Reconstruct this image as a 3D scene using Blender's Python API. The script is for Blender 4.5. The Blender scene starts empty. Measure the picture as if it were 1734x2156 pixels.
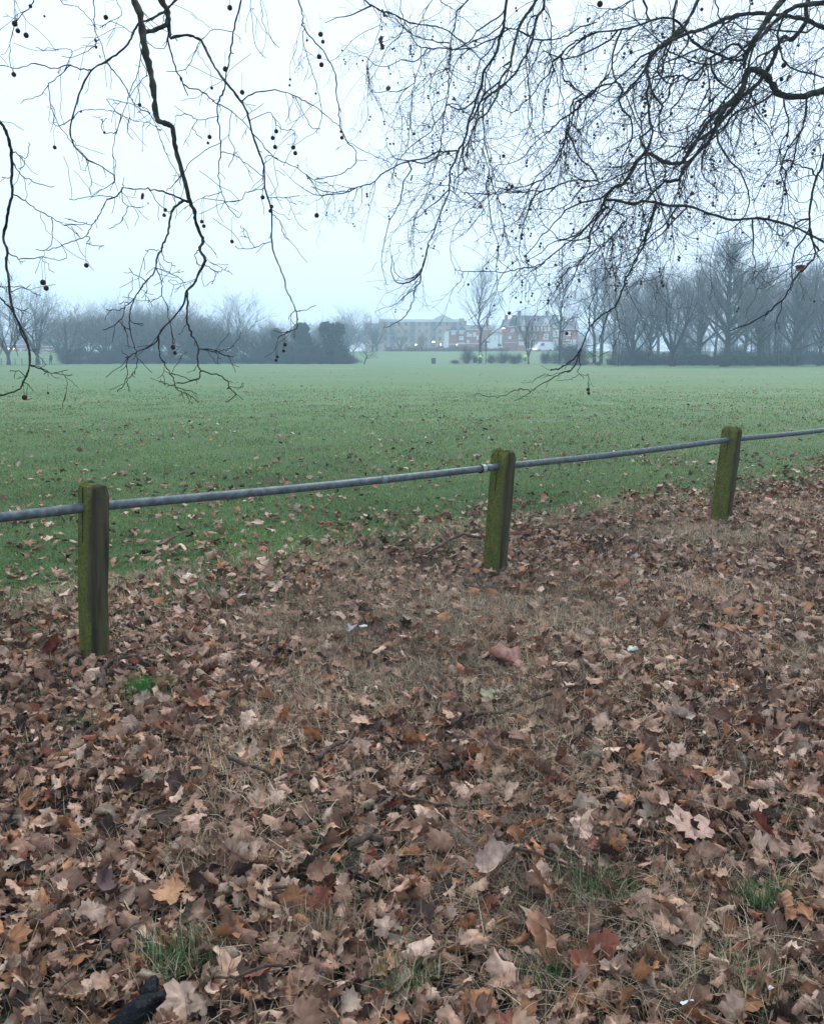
import bpy, math, random
import numpy as np
from mathutils import Vector, Matrix, noise as mnoise
R = math.radians
rnd = random.Random(7)
SC = bpy.context.scene
COL = SC.collection

# ---------------------------------------------------------------- camera
F = 1821.0            # focal length in pixels of a 1734 x 2156 frame
TH = math.atan(333.0 / F)
EYE = 1.6
cam = bpy.data.cameras.new('camera'); camo = bpy.data.objects.new('camera', cam); COL.objects.link(camo)
camo.location = (0, 0, EYE); camo.rotation_euler = (math.pi / 2 - TH, 0, 0)
cam.sensor_fit = 'HORIZONTAL'; cam.sensor_width = 36.0; cam.lens = 36.0 * F / 1734.0
cam.clip_start = 0.05; cam.clip_end = 3000
SC.camera = camo

# ---------------------------------------------------------------- sky
W = bpy.data.worlds.new("World"); SC.world = W; W.use_nodes = True
nt = W.node_tree; nt.nodes.clear()
out = nt.nodes.new('ShaderNodeOutputWorld'); bg = nt.nodes.new('ShaderNodeBackground')
sky = nt.nodes.new('ShaderNodeTexSky'); sky.sky_type = 'NISHITA'; sky.sun_disc = False
sky.sun_elevation = R(35); sky.sun_rotation = R(200); sky.dust_density = 4.0
mix = nt.nodes.new('ShaderNodeMix'); mix.data_type = 'RGBA'
mix.inputs[0].default_value = 0.93
mix.inputs[7].default_value = (7.7, 9.3, 11.4, 1)     # the cloud layer
nt.links.new(sky.outputs[0], mix.inputs[6]); nt.links.new(mix.outputs[2], bg.inputs[0])
bg.inputs[1].default_value = 0.1
nt.links.new(bg.outputs[0], out.inputs[0])

# ---------------------------------------------------------------- sun (behind cloud)
sl = bpy.data.lights.new('sun', 'SUN'); sl.energy = 2.1; sl.angle = R(18); sl.color = (1.0, 0.97, 0.93)
so = bpy.data.objects.new('sun', sl); COL.objects.link(so)
so.rotation_euler = (R(42), 0, R(155)); so.location = (0, 0, 60)

SC.view_settings.view_transform = 'Standard'; SC.view_settings.look = 'None'
SC.view_settings.exposure = 0.5; SC.view_settings.gamma = 1.0
SC.cycles.volume_bounces = 2
SC.cycles.max_bounces = 5
SC.cycles.use_denoising = True

# ---------------------------------------------------------------- helpers
CT, ST = math.cos(TH), math.sin(TH)
def ray(px, py):
    x = (px - 867.0) / F; u = (1078.0 - py) / F
    return Vector((x, CT + u * ST, -ST + u * CT))
def at_depth(px, py, d): return Vector((0, 0, EYE)) + ray(px, py) * d
def at_y(px, py, y):
    r = ray(px, py); return Vector((0, 0, EYE)) + r * (y / r.y)
def sstep(a, b, x):
    t = min(1, max(0, (x - a) / (b - a))); return t * t * (3 - 2 * t)
def tz(x, y):
    z = 2.3 * sstep(150, 235, y)
    if y < 60: z += 0.012 * math.sin(x * 2.1 + 1) * math.sin(y * 1.7) + 0.02 * math.sin(x * .6) * math.sin(y * .45 + 1)
    return z
def ground(px, py):
    r = ray(px, py); t = -EYE / r.z; p = Vector((r.x * t, r.y * t, 0)); p.z = tz(p.x, p.y); return p
def S(x, y): return x * 1734 / 3295.0, y * 1734 / 3295.0     # source pixel -> frame pixel

class MB:
    def __init__(s): s.V = []; s.Fc = []
    def box(s, c, d, rz=0, top=1.0):
        b = len(s.V); cz, sz = math.cos(rz), math.sin(rz)
        for k in (-1, 1):
            f = top if k > 0 else 1.0
            for i, j in ((-1, -1), (1, -1), (1, 1), (-1, 1)):
                x, y = i * d[0] / 2 * f, j * d[1] / 2 * f
                s.V.append((c[0] + x * cz - y * sz, c[1] + x * sz + y * cz, c[2] + k * d[2] / 2))
        for f in ((3, 2, 1, 0), (4, 5, 6, 7), (0, 1, 5, 4), (1, 2, 6, 5), (2, 3, 7, 6), (3, 0, 4, 7)):
            s.Fc.append(tuple(b + q for q in f))
    def prism(s, poly, axis_pts):
        """poly: list of (a,b); extruded between two mappings f(a,b)->xyz"""
        f0, f1 = axis_pts; n = len(poly); b = len(s.V)
        for a in poly: s.V.append(f0(*a))
        for a in poly: s.V.append(f1(*a))
        s.Fc.append(tuple(b + i for i in range(n))[::-1]); s.Fc.append(tuple(b + n + i for i in range(n)))
        for i in range(n):
            j = (i + 1) % n; s.Fc.append((b + i, b + j, b + n + j, b + n + i))
    def tube(s, P, Rd, n=5, cap=True):
        if len(P) < 2: return
        b = len(s.V); u = None; m = len(P)
        cs = [(math.cos(2 * math.pi * k / n), math.sin(2 * math.pi * k / n)) for k in range(n)]
        for i in range(m):
            t = (P[min(i + 1, m - 1)] - P[max(i - 1, 0)])
            if t.length < 1e-9: t = Vector((0, 0, 1))
            t = t.normalized()
            if u is None:
                u = Vector((0, 0, 1)) if abs(t.z) < .9 else Vector((1, 0, 0))
            u = u - t * u.dot(t)
            if u.length < 1e-6: u = Vector((1, .3, .2)) - t * Vector((1, .3, .2)).dot(t)
            u.normalize(); v = t.cross(u); r = Rd[i]; p = P[i]
            for c, q in cs:
                s.V.append((p.x + (u.x * c + v.x * q) * r, p.y + (u.y * c + v.y * q) * r, p.z + (u.z * c + v.z * q) * r))
        for i in range(m - 1):
            for k in range(n):
                k2 = (k + 1) % n
                s.Fc.append((b + i * n + k, b + i * n + k2, b + (i + 1) * n + k2, b + (i + 1) * n + k))
        if cap:
            s.Fc.append(tuple(b + k for k in range(n))[::-1]); s.Fc.append(tuple(b + (m - 1) * n + k for k in range(n)))
    def sphere(s, c, r, seg=8, rings=6, sq=1.0, jit=0):
        b = len(s.V); s.V.append((c[0], c[1], c[2] + r * sq))
        for i in range(1, rings):
            a = math.pi * i / rings
            for k in range(seg):
                q = 2 * math.pi * k / seg; rr = r * (1 + jit * (rnd.random() - .5))
                s.V.append((c[0] + rr * math.sin(a) * math.cos(q), c[1] + rr * math.sin(a) * math.sin(q), c[2] + rr * math.cos(a) * sq))
        s.V.append((c[0], c[1], c[2] - r * sq)); e = len(s.V) - 1
        for k in range(seg):
            k2 = (k + 1) % seg; s.Fc.append((b, b + 1 + k, b + 1 + k2)); s.Fc.append((e, e - seg + k2, e - seg + k))
        for i in range(rings - 2):
            for k in range(seg):
                k2 = (k + 1) % seg; o = b + 1 + i * seg
                s.Fc.append((o + k, o + seg + k, o + seg + k2, o + k2))
    def mesh(s, name, mat, smooth=True):
        me = bpy.data.meshes.new(name); me.from_pydata(s.V, [], s.Fc)
        if mat: me.materials.append(mat)
        if smooth: me.polygons.foreach_set('use_smooth', [True] * len(me.polygons))
        me.update(); return me
    def build(s, name, mat, parent=None, smooth=False):
        return obj(name, s.mesh(name, mat, smooth), parent)
def obj(name, me, parent=None):
    o = bpy.data.objects.new(name, me); COL.objects.link(o)
    if parent is not None: o.parent = parent
    return o
def tag(o, label=None, cat=None, group=None, kind=None):
    if label: o['label'] = label
    if cat: o['category'] = cat
    if group: o['group'] = group
    if kind: o['kind'] = kind
    return o
def empty(name, loc, rz=0):
    o = bpy.data.objects.new(name, None); COL.objects.link(o); o.location = loc; o.rotation_euler = (0, 0, rz)
    o.empty_display_size = .1; return o
KIDS = {}
def copy_tree(o, parent=None):
    c = o.copy(); COL.objects.link(c); c.parent = parent
    for ch in [x for x in bpy.data.objects if x.parent == o]: copy_tree(ch, c)
    return c
def np_mesh(name, V, T, mat, colors=None, smooth=False):
    """V (n,3) float, T (m,3) int triangles, colors (n,3)"""
    me = bpy.data.meshes.new(name); n, m = len(V), len(T)
    me.vertices.add(n); me.vertices.foreach_set('co', V.astype(np.float32).ravel())
    me.loops.add(m * 3); me.loops.foreach_set('vertex_index', T.astype(np.int32).ravel())
    me.polygons.add(m); me.polygons.foreach_set('loop_start', np.arange(0, m * 3, 3, dtype=np.int32))
    me.polygons.foreach_set('loop_total', np.full(m, 3, dtype=np.int32))
    if smooth: me.polygons.foreach_set('use_smooth', np.ones(m, dtype=bool))
    me.update(calc_edges=True)
    if colors is not None:
        a = me.color_attributes.new('tint', 'FLOAT_COLOR', 'POINT')
        c = np.ones((n, 4), np.float32); c[:, :3] = colors; a.data.foreach_set('color', c.ravel())
    me.materials.append(mat); return me

# ---------------------------------------------------------------- materials
def mat(name, c1, c2=None, scale=5.0, rough=.8, spec=.3, c3=None, bump=0, detail=4, stretch=(1, 1, 1), emit=None, es=1.0, metal=0, coord='Object'):
    m = bpy.data.materials.new(name); m.use_nodes = True; t = m.node_tree; b = t.nodes['Principled BSDF']
    b.inputs['Roughness'].default_value = rough; b.inputs['Specular IOR Level'].default_value = spec
    b.inputs['Metallic'].default_value = metal
    b.inputs['Base Color'].default_value = (*c1, 1)
    if c2:
        tc = t.nodes.new('ShaderNodeTexCoord'); mp = t.nodes.new('ShaderNodeMapping'); mp.inputs['Scale'].default_value = stretch
        nz = t.nodes.new('ShaderNodeTexNoise'); nz.inputs['Scale'].default_value = scale; nz.inputs['Detail'].default_value = detail
        nz.inputs['Roughness'].default_value = .65
        cr = t.nodes.new('ShaderNodeValToRGB'); e = cr.color_ramp.elements
        e[0].position = .35; e[0].color = (*c1, 1); e[1].position = .65; e[1].color = (*c2, 1)
        if c3: q = e.new(.5); q.color = (*c3, 1)
        t.links.new(tc.outputs[coord], mp.inputs[0]); t.links.new(mp.outputs[0], nz.inputs[0])
        t.links.new(nz.outputs[0], cr.inputs[0]); t.links.new(cr.outputs[0], b.inputs['Base Color'])
        if bump:
            bp = t.nodes.new('ShaderNodeBump'); bp.inputs['Strength'].default_value = bump; bp.inputs['Distance'].default_value = .02
            t.links.new(nz.outputs[0], bp.inputs['Height']); t.links.new(bp.outputs[0], b.inputs['Normal'])
    if emit: b.inputs['Emission Color'].default_value = (*emit, 1); b.inputs['Emission Strength'].default_value = es
    return m
def mat_tint(name, rough=.7, spec=.3, var=.5, scale=30, trans=0, veins=False):
    m = bpy.data.materials.new(name); m.use_nodes = True; t = m.node_tree; b = t.nodes['Principled BSDF']
    b.inputs['Roughness'].default_value = rough; b.inputs['Specular IOR Level'].default_value = spec
    at = t.nodes.new('ShaderNodeAttribute'); at.attribute_name = 'tint'
    tc = t.nodes.new('ShaderNodeTexCoord'); nz = t.nodes.new('ShaderNodeTexNoise'); nz.inputs['Scale'].default_value = scale; nz.inputs['Detail'].default_value = 5
    mr = t.nodes.new('ShaderNodeMapRange'); mr.inputs['From Min'].default_value = .3; mr.inputs['From Max'].default_value = .7
    mr.inputs['To Min'].default_value = 1 - var; mr.inputs['To Max'].default_value = 1 + var * .6
    vm = t.nodes.new('ShaderNodeVectorMath'); vm.operation = 'SCALE'
    t.links.new(tc.outputs['Object'], nz.inputs[0]); t.links.new(nz.outputs[0], mr.inputs[0])
    t.links.new(at.outputs['Color'], vm.inputs[0]); t.links.new(mr.outputs[0], vm.inputs['Scale'])
    t.links.new(vm.outputs[0], b.inputs['Base Color'])
    if trans:
        tr = t.nodes.new('ShaderNodeBsdfTranslucent'); mx = t.nodes.new('ShaderNodeMixShader'); mx.inputs[0].default_value = trans
        o = t.nodes['Material Output']
        t.links.new(vm.outputs[0], tr.inputs[0]); t.links.new(b.outputs[0], mx.inputs[1]); t.links.new(tr.outputs[0], mx.inputs[2]); t.links.new(mx.outputs[0], o.inputs[0])
    return m
M = {}
M['bark'] = mat('bark', (.014, .012, .012), (.04, .034, .03), scale=9, rough=.95, spec=.1, c3=(.024, .02, .018), bump=.5)
M['limb'] = mat('limb_bark', (.016, .015, .012), (.085, .085, .06), scale=7, rough=.9, spec=.1, c3=(.03, .03, .018), bump=.5)
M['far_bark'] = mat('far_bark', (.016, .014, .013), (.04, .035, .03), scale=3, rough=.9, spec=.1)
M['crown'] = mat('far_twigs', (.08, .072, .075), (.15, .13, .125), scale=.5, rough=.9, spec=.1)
M['green_bark'] = mat('green_bark', (.02, .022, .014), (.05, .055, .03), scale=2, rough=.9, spec=.1)
M['red_twig'] = mat('red_twig', (.16, .075, .05), (.22, .11, .07), scale=3, rough=.9, spec=.1)
M['ball'] = mat('seed_ball', (.028, .018, .013), (.06, .036, .022), scale=300, rough=.95, spec=.05)
M['hangleaf'] = mat('hanging_leaf', (.10, .035, .02), (.17, .07, .035), scale=30, rough=.8)
M['pipe'] = mat('galvanised_pipe', (.065, .082, .088), (.15, .175, .18), scale=26, rough=.6, spec=.35, c3=(.10, .122, .13), stretch=(1, 1, 1), metal=.35, bump=.05)
M['sleeve'] = mat('sleeve_metal', (.30, .33, .35), (.42, .45, .47), scale=30, rough=.45, metal=.3)
M['dark'] = mat('dark_rubber', (.02, .02, .022), rough=.6)
M['twig'] = mat('fallen_stick', (.03, .02, .016), (.10, .07, .055), scale=40, rough=.9, bump=.5)
M['leaf'] = mat_tint('leaf_litter', rough=.75, spec=.25, var=.38, scale=45, trans=.05)
M['blade'] = mat_tint('grass_blade', rough=.65, spec=.25, var=.15, scale=3, trans=.25)
M['evergreen'] = mat('evergreen_leaf', (.010, .022, .014), (.03, .055, .03), scale=1.2, rough=.6, spec=.3)
M['brick'] = mat('red_brick', (.30, .085, .05), (.42, .14, .085), scale=1.5, rough=.9)
M['tan'] = mat('tan_brick', (.36, .23, .13), (.46, .30, .18), scale=.6, rough=.9)
M['white'] = mat('white_paint', (.72, .72, .70), (.8, .8, .78), scale=2, rough=.6)
M['slate'] = mat('slate_roof', (.06, .07, .085), (.10, .11, .125), scale=3, rough=.7)
M['palero'] = mat('pale_roof', (.16, .17, .18), (.22, .23, .24), scale=1, rough=.7)
M['glass'] = mat('window_glass', (.02, .025, .03), rough=.1, spec=.8)
M['lit'] = mat('lit_window', (.8, .6, .3), emit=(1, .75, .38), es=5)
M['lamp'] = mat('lamp_glow', (1, .6, .3), emit=(1, .55, .22), es=14)
M['red'] = mat('red_light', (.8, .05, .04), emit=(1, .08, .06), es=9)
M['green'] = mat('green_light', (.3, .9, .2), emit=(.55, 1, .2), es=6)
M['pole'] = mat('pole_paint', (.03, .035, .045), rough=.5)
M['tyre'] = mat('tyre', (.02, .02, .02), rough=.9)
M['tarmac'] = mat('tarmac', (.045, .045, .048), (.06, .06, .062), scale=2, rough=.9)
M['hiviz'] = mat('hi_vis', (.55, .85, .06), emit=(.5, .9, .05), es=.3)  # faint glow added to brighten the jacket cloth, which is no lamp

def field_material():
    m = bpy.data.materials.new('field_ground'); m.use_nodes = True; t = m.node_tree; b = t.nodes['Principled BSDF']; N = t.nodes.new; L = t.links.new
    b.inputs['Roughness'].default_value = .8; b.inputs['Specular IOR Level'].default_value = .15
    tc = N('ShaderNodeTexCoord')
    def noise(s, d=5, r=.6):
        n = N('ShaderNodeTexNoise'); n.inputs['Scale'].default_value = s; n.inputs['Detail'].default_value = d; n.inputs['Roughness'].default_value = r
        L(tc.outputs['Object'], n.inputs[0]); return n
    def ramp(n, stops):
        c = N('ShaderNodeValToRGB'); e = c.color_ramp.elements
        e[0].position, e[0].color = stops[0][0], (*stops[0][1], 1); e[1].position, e[1].color = stops[-1][0], (*stops[-1][1], 1)
        for p, q in stops[1:-1]: k = e.new(p); k.color = (*q, 1)
        L(n, c.inputs[0]); return c.outputs[0]
    def mixc(f, a, bb):
        x = N('ShaderNodeMix'); x.data_type = 'RGBA'; L(f, x.inputs[0]) if not isinstance(f, float) else setattr(x.inputs[0], 'default_value', f)
        L(a, x.inputs[6]); L(bb, x.inputs[7]); return x.outputs[2]
    # signed distance beyond the fence line
    dp = N('ShaderNodeVectorMath'); dp.operation = 'DOT_PRODUCT'; L(tc.outputs['Object'], dp.inputs[0]); dp.inputs[1].default_value = (FN[0], FN[1], 0)
    n1 = noise(.9)
    ad = N('ShaderNodeMath'); ad.operation = 'MULTIPLY_ADD'; L(n1.outputs[0], ad.inputs[0]); ad.inputs[1].default_value = 3.0; L(dp.outputs['Value'], ad.inputs[2])
    zone = N('ShaderNodeMapRange'); zone.interpolation_type = 'SMOOTHSTEP'
    zone.inputs['From Min'].default_value = FC + 1.3; zone.inputs['From Max'].default_value = FC + 2.6; L(ad.outputs[0], zone.inputs[0])
    soil = ramp(noise(14, 8, .7).outputs[0], [(.3, (.018, .013, .010)), (.5, (.045, .035, .028)), (.7, (.10, .08, .06))])
    g1 = ramp(noise(7, 8, .75).outputs[0], [(.3, (.030, .060, .018)), (.55, (.055, .105, .032)), (.75, (.09, .145, .05))])
    g2 = ramp(noise(.12, 6, .6).outputs[0], [(.35, (.074, .150, .050)), (.65, (.135, .182, .074))])
    g3 = ramp(noise(3.2, 6, .8).outputs[0], [(.3, (.048, .115, .042)), (.7, (.135, .22, .098))])
    far = mixc(.45, g2, g3)
    sy = N('ShaderNodeSeparateXYZ'); L(tc.outputs['Object'], sy.inputs[0])
    fy = N('ShaderNodeMapRange'); fy.interpolation_type = 'SMOOTHSTEP'; fy.inputs['From Min'].default_value = 8; fy.inputs['From Max'].default_value = 32; L(sy.outputs[1], fy.inputs[0])
    gr = mixc(fy.outputs[0], g1, far)
    # worn streaks across the pitch
    mp = N('ShaderNodeMapping'); mp.inputs['Scale'].default_value = (.03, .22, 1); L(tc.outputs['Object'], mp.inputs[0])
    ns = N('ShaderNodeTexNoise'); ns.inputs['Scale'].default_value = 1; ns.inputs['Detail'].default_value = 5; L(mp.outputs[0], ns.inputs[0])
    st = N('ShaderNodeMapRange'); st.inputs['From Min'].default_value = .55; st.inputs['From Max'].default_value = .75; st.inputs['To Max'].default_value = .5; L(ns.outputs[0], st.inputs[0])
    worn = N('ShaderNodeRGB'); worn.outputs[0].default_value = (.20, .20, .11, 1)
    gr = mixc(st.outputs[0], gr, worn.outputs[0])
    pc = ground(716, 776); vs = N('ShaderNodeVectorMath'); vs.operation = 'SUBTRACT'; L(tc.outputs['Object'], vs.inputs[0]); vs.inputs[1].default_value = (pc.x, pc.y, pc.z)
    vm_ = N('ShaderNodeVectorMath'); vm_.operation = 'MULTIPLY'; L(vs.outputs[0], vm_.inputs[0]); vm_.inputs[1].default_value = (.32, .22, 0)
    ln = N('ShaderNodeVectorMath'); ln.operation = 'LENGTH'; L(vm_.outputs[0], ln.inputs[0])
    pm_ = N('ShaderNodeMapRange'); pm_.inputs['From Min'].default_value = 1.1; pm_.inputs['From Max'].default_value = .5; pm_.inputs['To Max'].default_value = .7; L(ln.outputs['Value'], pm_.inputs[0])
    gr = mixc(pm_.outputs[0], gr, worn.outputs[0])
    fin = mixc(zone.outputs[0], soil, gr); L(fin, b.inputs['Base Color'])
    nb = noise(22, 8, .8); bp = N('ShaderNodeBump'); bp.inputs['Strength'].default_value = .8; bp.inputs['Distance'].default_value = .03
    L(nb.outputs[0], bp.inputs['Height']); L(bp.outputs[0], b.inputs['Normal'])
    return m

# ---------------------------------------------------------------- fence line in plan
PB = [ground(197, 1385), ground(1040, 1200), ground(1516, 1097)]
fd = (PB[2] - PB[0]).to_2d().normalized(); FN = (-fd.y, fd.x)          # unit normal pointing to the field
FC = PB[1].x * FN[0] + PB[1].y * FN[1]
def fdist(x, y): return x * FN[0] + y * FN[1] - FC

# ---------------------------------------------------------------- ground sheet
def make_ground():
    def axis(a, b, n, near):
        return [near + (a - near) * ((n - i) / n) ** 2.2 for i in range(n)] + [near + (b - near) * (i / n) ** 2.2 for i in range(n + 1)]
    xs = axis(-330, 330, 60, 0.0); ys = axis(-60, 470, 70, 4.0)
    V = [(x, y, tz(x, y)) for y in ys for x in xs]; nx = len(xs)
    Fc = [(j * nx + i, j * nx + i + 1, (j + 1) * nx + i + 1, (j + 1) * nx + i) for j in range(len(ys) - 1) for i in range(nx - 1)]
    me = bpy.data.meshes.new('playing_field'); me.from_pydata(V, [], Fc); me.materials.append(field_material())
    me.polygons.foreach_set('use_smooth', [True] * len(me.polygons))
    tag(obj('grass_field', me), kind='structure')
    mb = MB()
    for i in range(30):
        x0, x1 = -300 + i * 20, -280 + i * 20
        b = len(mb.V); mb.V += [(x0, 246, 2.32), (x1, 246, 2.32), (x1, 255, 2.32), (x0, 255, 2.32)]; mb.Fc.append((b, b + 1, b + 2, b + 3))
    tag(mb.build('road', M['tarmac']), kind='structure')
make_ground()

# ================================================================= far trees
def grow(mb, tw, p, d, L, r, lev, maxlev, up, spread, nseg=4, kids=4, fine=.012, rg=rnd):
    pts = [p.copy()]; rr = [r]; dd = d.copy(); q = p.copy()
    for i in range(nseg):
        dd = (dd + Vector((rg.gauss(0, .12), rg.gauss(0, .12), rg.gauss(0, .08) + up))).normalized()
        q = q + dd * (L / nseg); pts.append(q.copy()); rr.append(max(fine * .5, r * (1 - .75 * (i + 1) / nseg)))
    (mb if lev < 2 else tw).tube(pts, rr, 6 if lev == 0 else (4 if lev == 1 else 3), cap=False)
    if lev >= maxlev: return
    n = kids if isinstance(kids, int) else kids[lev]
    for k in range(n):
        t = .28 + .72 * (k + rg.random()) / n
        i = min(nseg - 1, int(t * nseg)); f = t * nseg - i; base = pts[i].lerp(pts[i + 1], min(1, f))
        ax = (pts[i + 1] - pts[i]).normalized()
        perp = ax.cross(Vector((rg.gauss(0, 1), rg.gauss(0, 1), rg.gauss(0, 1)))).normalized()
        nd = (ax * math.cos(spread) + perp * math.sin(spread)).normalized()
        grow(mb, tw, base, nd, L * rg.uniform(.42, .68), max(fine, rr[i] * .55), lev + 1, maxlev, up, spread, nseg if lev < 1 else 3, kids, fine, rg)

HT = [0]
def tree_meshes(seed, style, var=0):
    rg = random.Random(seed); tr = MB(); cr = MB()
    if style == 'tall':       # straight leader with ascending limbs (height 18)
        H = 18.; pts = []; rr = []; x = y = 0
        for i in range(13):
            x += rg.gauss(0, .1); y += rg.gauss(0, .1); pts.append(Vector((x, y, H * .86 * i / 12))); rr.append(.36 * (1 - i / 12.6) ** .8 + .02 + (.14 if i == 0 else 0))
        tr.tube(pts, rr, 8)
        for k in range(40):
            t = .17 + .80 * k / 40; a = k * 2.4 + rg.random(); i = int(t * 12); base = pts[i].lerp(pts[min(12, i + 1)], t * 12 - i)
            el = .62 + .6 * t; d = Vector((math.cos(a) * math.cos(el), math.sin(a) * math.cos(el), math.sin(el)))
            L = (7.0 * (1 - t) ** .55 + 1.0) * rg.uniform(.7, 1.1)
            grow(tr, cr, base, d, L, .19 * (1 - t) + .06, 1, 3, .07, .6, 5, (0, 8, 6), .02, rg)
    elif style == 'fork':     # low fork with several big ascending limbs (height 17)
        tr.tube([Vector((0, 0, 0)), Vector((.05, 0, 1.5)), Vector((0, .1, 3.2))], [.6, .42, .36], 8)
        for k in range(7):
            a = k * 2.399 + rg.random() * .5; el = rg.uniform(.85, 1.25); b = Vector((0, .05, rg.uniform(2.0, 3.2)))
            d = Vector((math.cos(a) * math.cos(el), math.sin(a) * math.cos(el), math.sin(el)))
            grow(tr, cr, b, d, rg.uniform(10, 13.5), .30, 0, 3, .05, .6, 6, (8, 5, 4), .024, rg)
    elif style == 'dome':     # rounded broad crown (height 12)
        tr.tube([Vector((0, 0, 0)), Vector((.1, 0, 1.2)), Vector((0, .1, 2.4))], [.5, .36, .3], 8)
        for k in range(10):
            a = k * 2.399 + rg.random() * .5; el = rg.uniform(.35, 1.35); b = Vector((0, .05, rg.uniform(1.4, 2.4)))
            d = Vector((math.cos(a) * math.cos(el), math.sin(a) * math.cos(el), math.sin(el)))
            grow(tr, cr, b, d, rg.uniform(6.5, 9.5), .17, 0, 3, .03, .7, 5, (7, 6, 5), .028, rg)
    elif style == 'slim':     # solitary narrow tree, clear lower trunk (height 17)
        pts = [Vector((rg.gauss(0, .05) * i, rg.gauss(0, .05) * i, 15 * i / 10)) for i in range(11)]
        rr = [.34 * (1 - i / 10.5) + .02 for i in range(11)]; tr.tube(pts, rr, 8)
        for k in range(26):
            t = .36 + .62 * k / 26; a = k * 2.4 + rg.random(); i = int(t * 10); base = pts[i].lerp(pts[min(10, i + 1)], t * 10 - i)
            el = .5 + .75 * t; d = Vector((math.cos(a) * math.cos(el), math.sin(a) * math.cos(el), math.sin(el)))
            grow(tr, cr, base, d, (5.6 * (1 - t) + 2.6) * rg.uniform(.8, 1.1), .12 * (1 - t) + .04, 1, 3, .04, .55, 5, (0, 7, 4), .02, rg)
        a = .2; grow(tr, cr, Vector((0, 0, 3.2)), Vector((.62, 0, .9)).normalized(), 7.0, .15, 1, 3, -.11, .6, 6, (0, 9, 5), .02, rg)
    elif style == 'pole':     # thin vertical stems in a clump (height 10)
        for s in range(5):
            bx, by = rg.gauss(0, .8), rg.gauss(0, .8); H = rg.uniform(7.5, 10.5); lx, ly = rg.gauss(0, .05), rg.gauss(0, .05)
            pts = [Vector((bx + lx * i + rg.gauss(0, .04), by + ly * i + rg.gauss(0, .04), H * i / 9)) for i in range(10)]
            tr.tube(pts, [.07 * (1 - i / 9.5) + .012 for i in range(10)], 5)
            for k in range(16):
                t = .12 + .86 * k / 16; a = rg.random() * 6.28; i = int(t * 9); base = pts[i]; el = rg.uniform(.7, 1.3)
                d = Vector((math.cos(a) * math.cos(el), math.sin(a) * math.cos(el), math.sin(el)))
                grow(tr, cr, base, d, rg.uniform(1.2, 2.6), .028, 2, 3, .05, .5, 3, (0, 0, 4), .014, rg)
    elif style == 'shrub':    # bare twiggy thicket (height 3)
        for k in range(70):
            a = rg.random() * 6.28; el = rg.uniform(.35, 1.4); b = Vector((rg.gauss(0, .5), rg.gauss(0, .5), 0))
            d = Vector((math.cos(a) * math.cos(el), math.sin(a) * math.cos(el), math.sin(el)))
            (tr if k < 6 else cr)
            grow(tr, cr, b, d, rg.uniform(1.8, 3.1), .03, 1 if k > 5 else 0, 3, -.01, .55, 4, (6, 7, 5), .012, rg)
    elif style == 'leaning':
        pts = [Vector((0, 0, 0)), Vector((.25, 0, .8)), Vector((.6, 0, 1.6)), Vector((1.0, 0, 2.4))]
        tr.tube(pts, [.22, .17, .15, .12], 7)
        for k in range(9):
            a = k * 2.4; el = rg.uniform(.1, 1.2); d = Vector((math.cos(a) * math.cos(el) + .1, math.sin(a) * math.cos(el), math.sin(el))).normalized()
            grow(tr, cr, pts[2 + k % 2], d, rg.uniform(2.4, 3.6), .06, 1, 3, .03, .6, 4, (0, 8, 6), .012, rg)
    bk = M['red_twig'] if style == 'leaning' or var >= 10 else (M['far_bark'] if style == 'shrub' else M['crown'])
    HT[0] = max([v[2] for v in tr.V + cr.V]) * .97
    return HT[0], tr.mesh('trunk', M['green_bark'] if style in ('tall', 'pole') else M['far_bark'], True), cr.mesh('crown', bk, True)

TM = {}
def tree(style, var, loc, h, label, group=None, name='bare_tree', rz=0, wide=1.0, cat='tree', nat={'tall': 18., 'fork': 16., 'dome': 11., 'slim': 17., 'pole': 10., 'shrub': 3., 'leaning': 5.}):
    if (style, var) not in TM: TM[(style, var)] = tree_meshes(hash((style == 'tall', len(style), var)) % 9973 + var * 31, style, var)
    nh, a, b = TM[(style, var)]
    r = empty(name, (loc[0], loc[1], tz(loc[0], loc[1]) - .03), rz); s = h / nh; r.scale = (s * wide, s * wide, s)
    tag(r, label, cat, group)
    obj('trunk' if style not in ('shrub',) else 'stem', a, r); obj('crown' if style != 'shrub' else 'twigs', b, r)
    return r
def place(px, D): p = at_y(px, 760, D); return (p.x, D)
def hgt(py, D, px=867): return at_y(px, py, D).z - tz(0, D)

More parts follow.
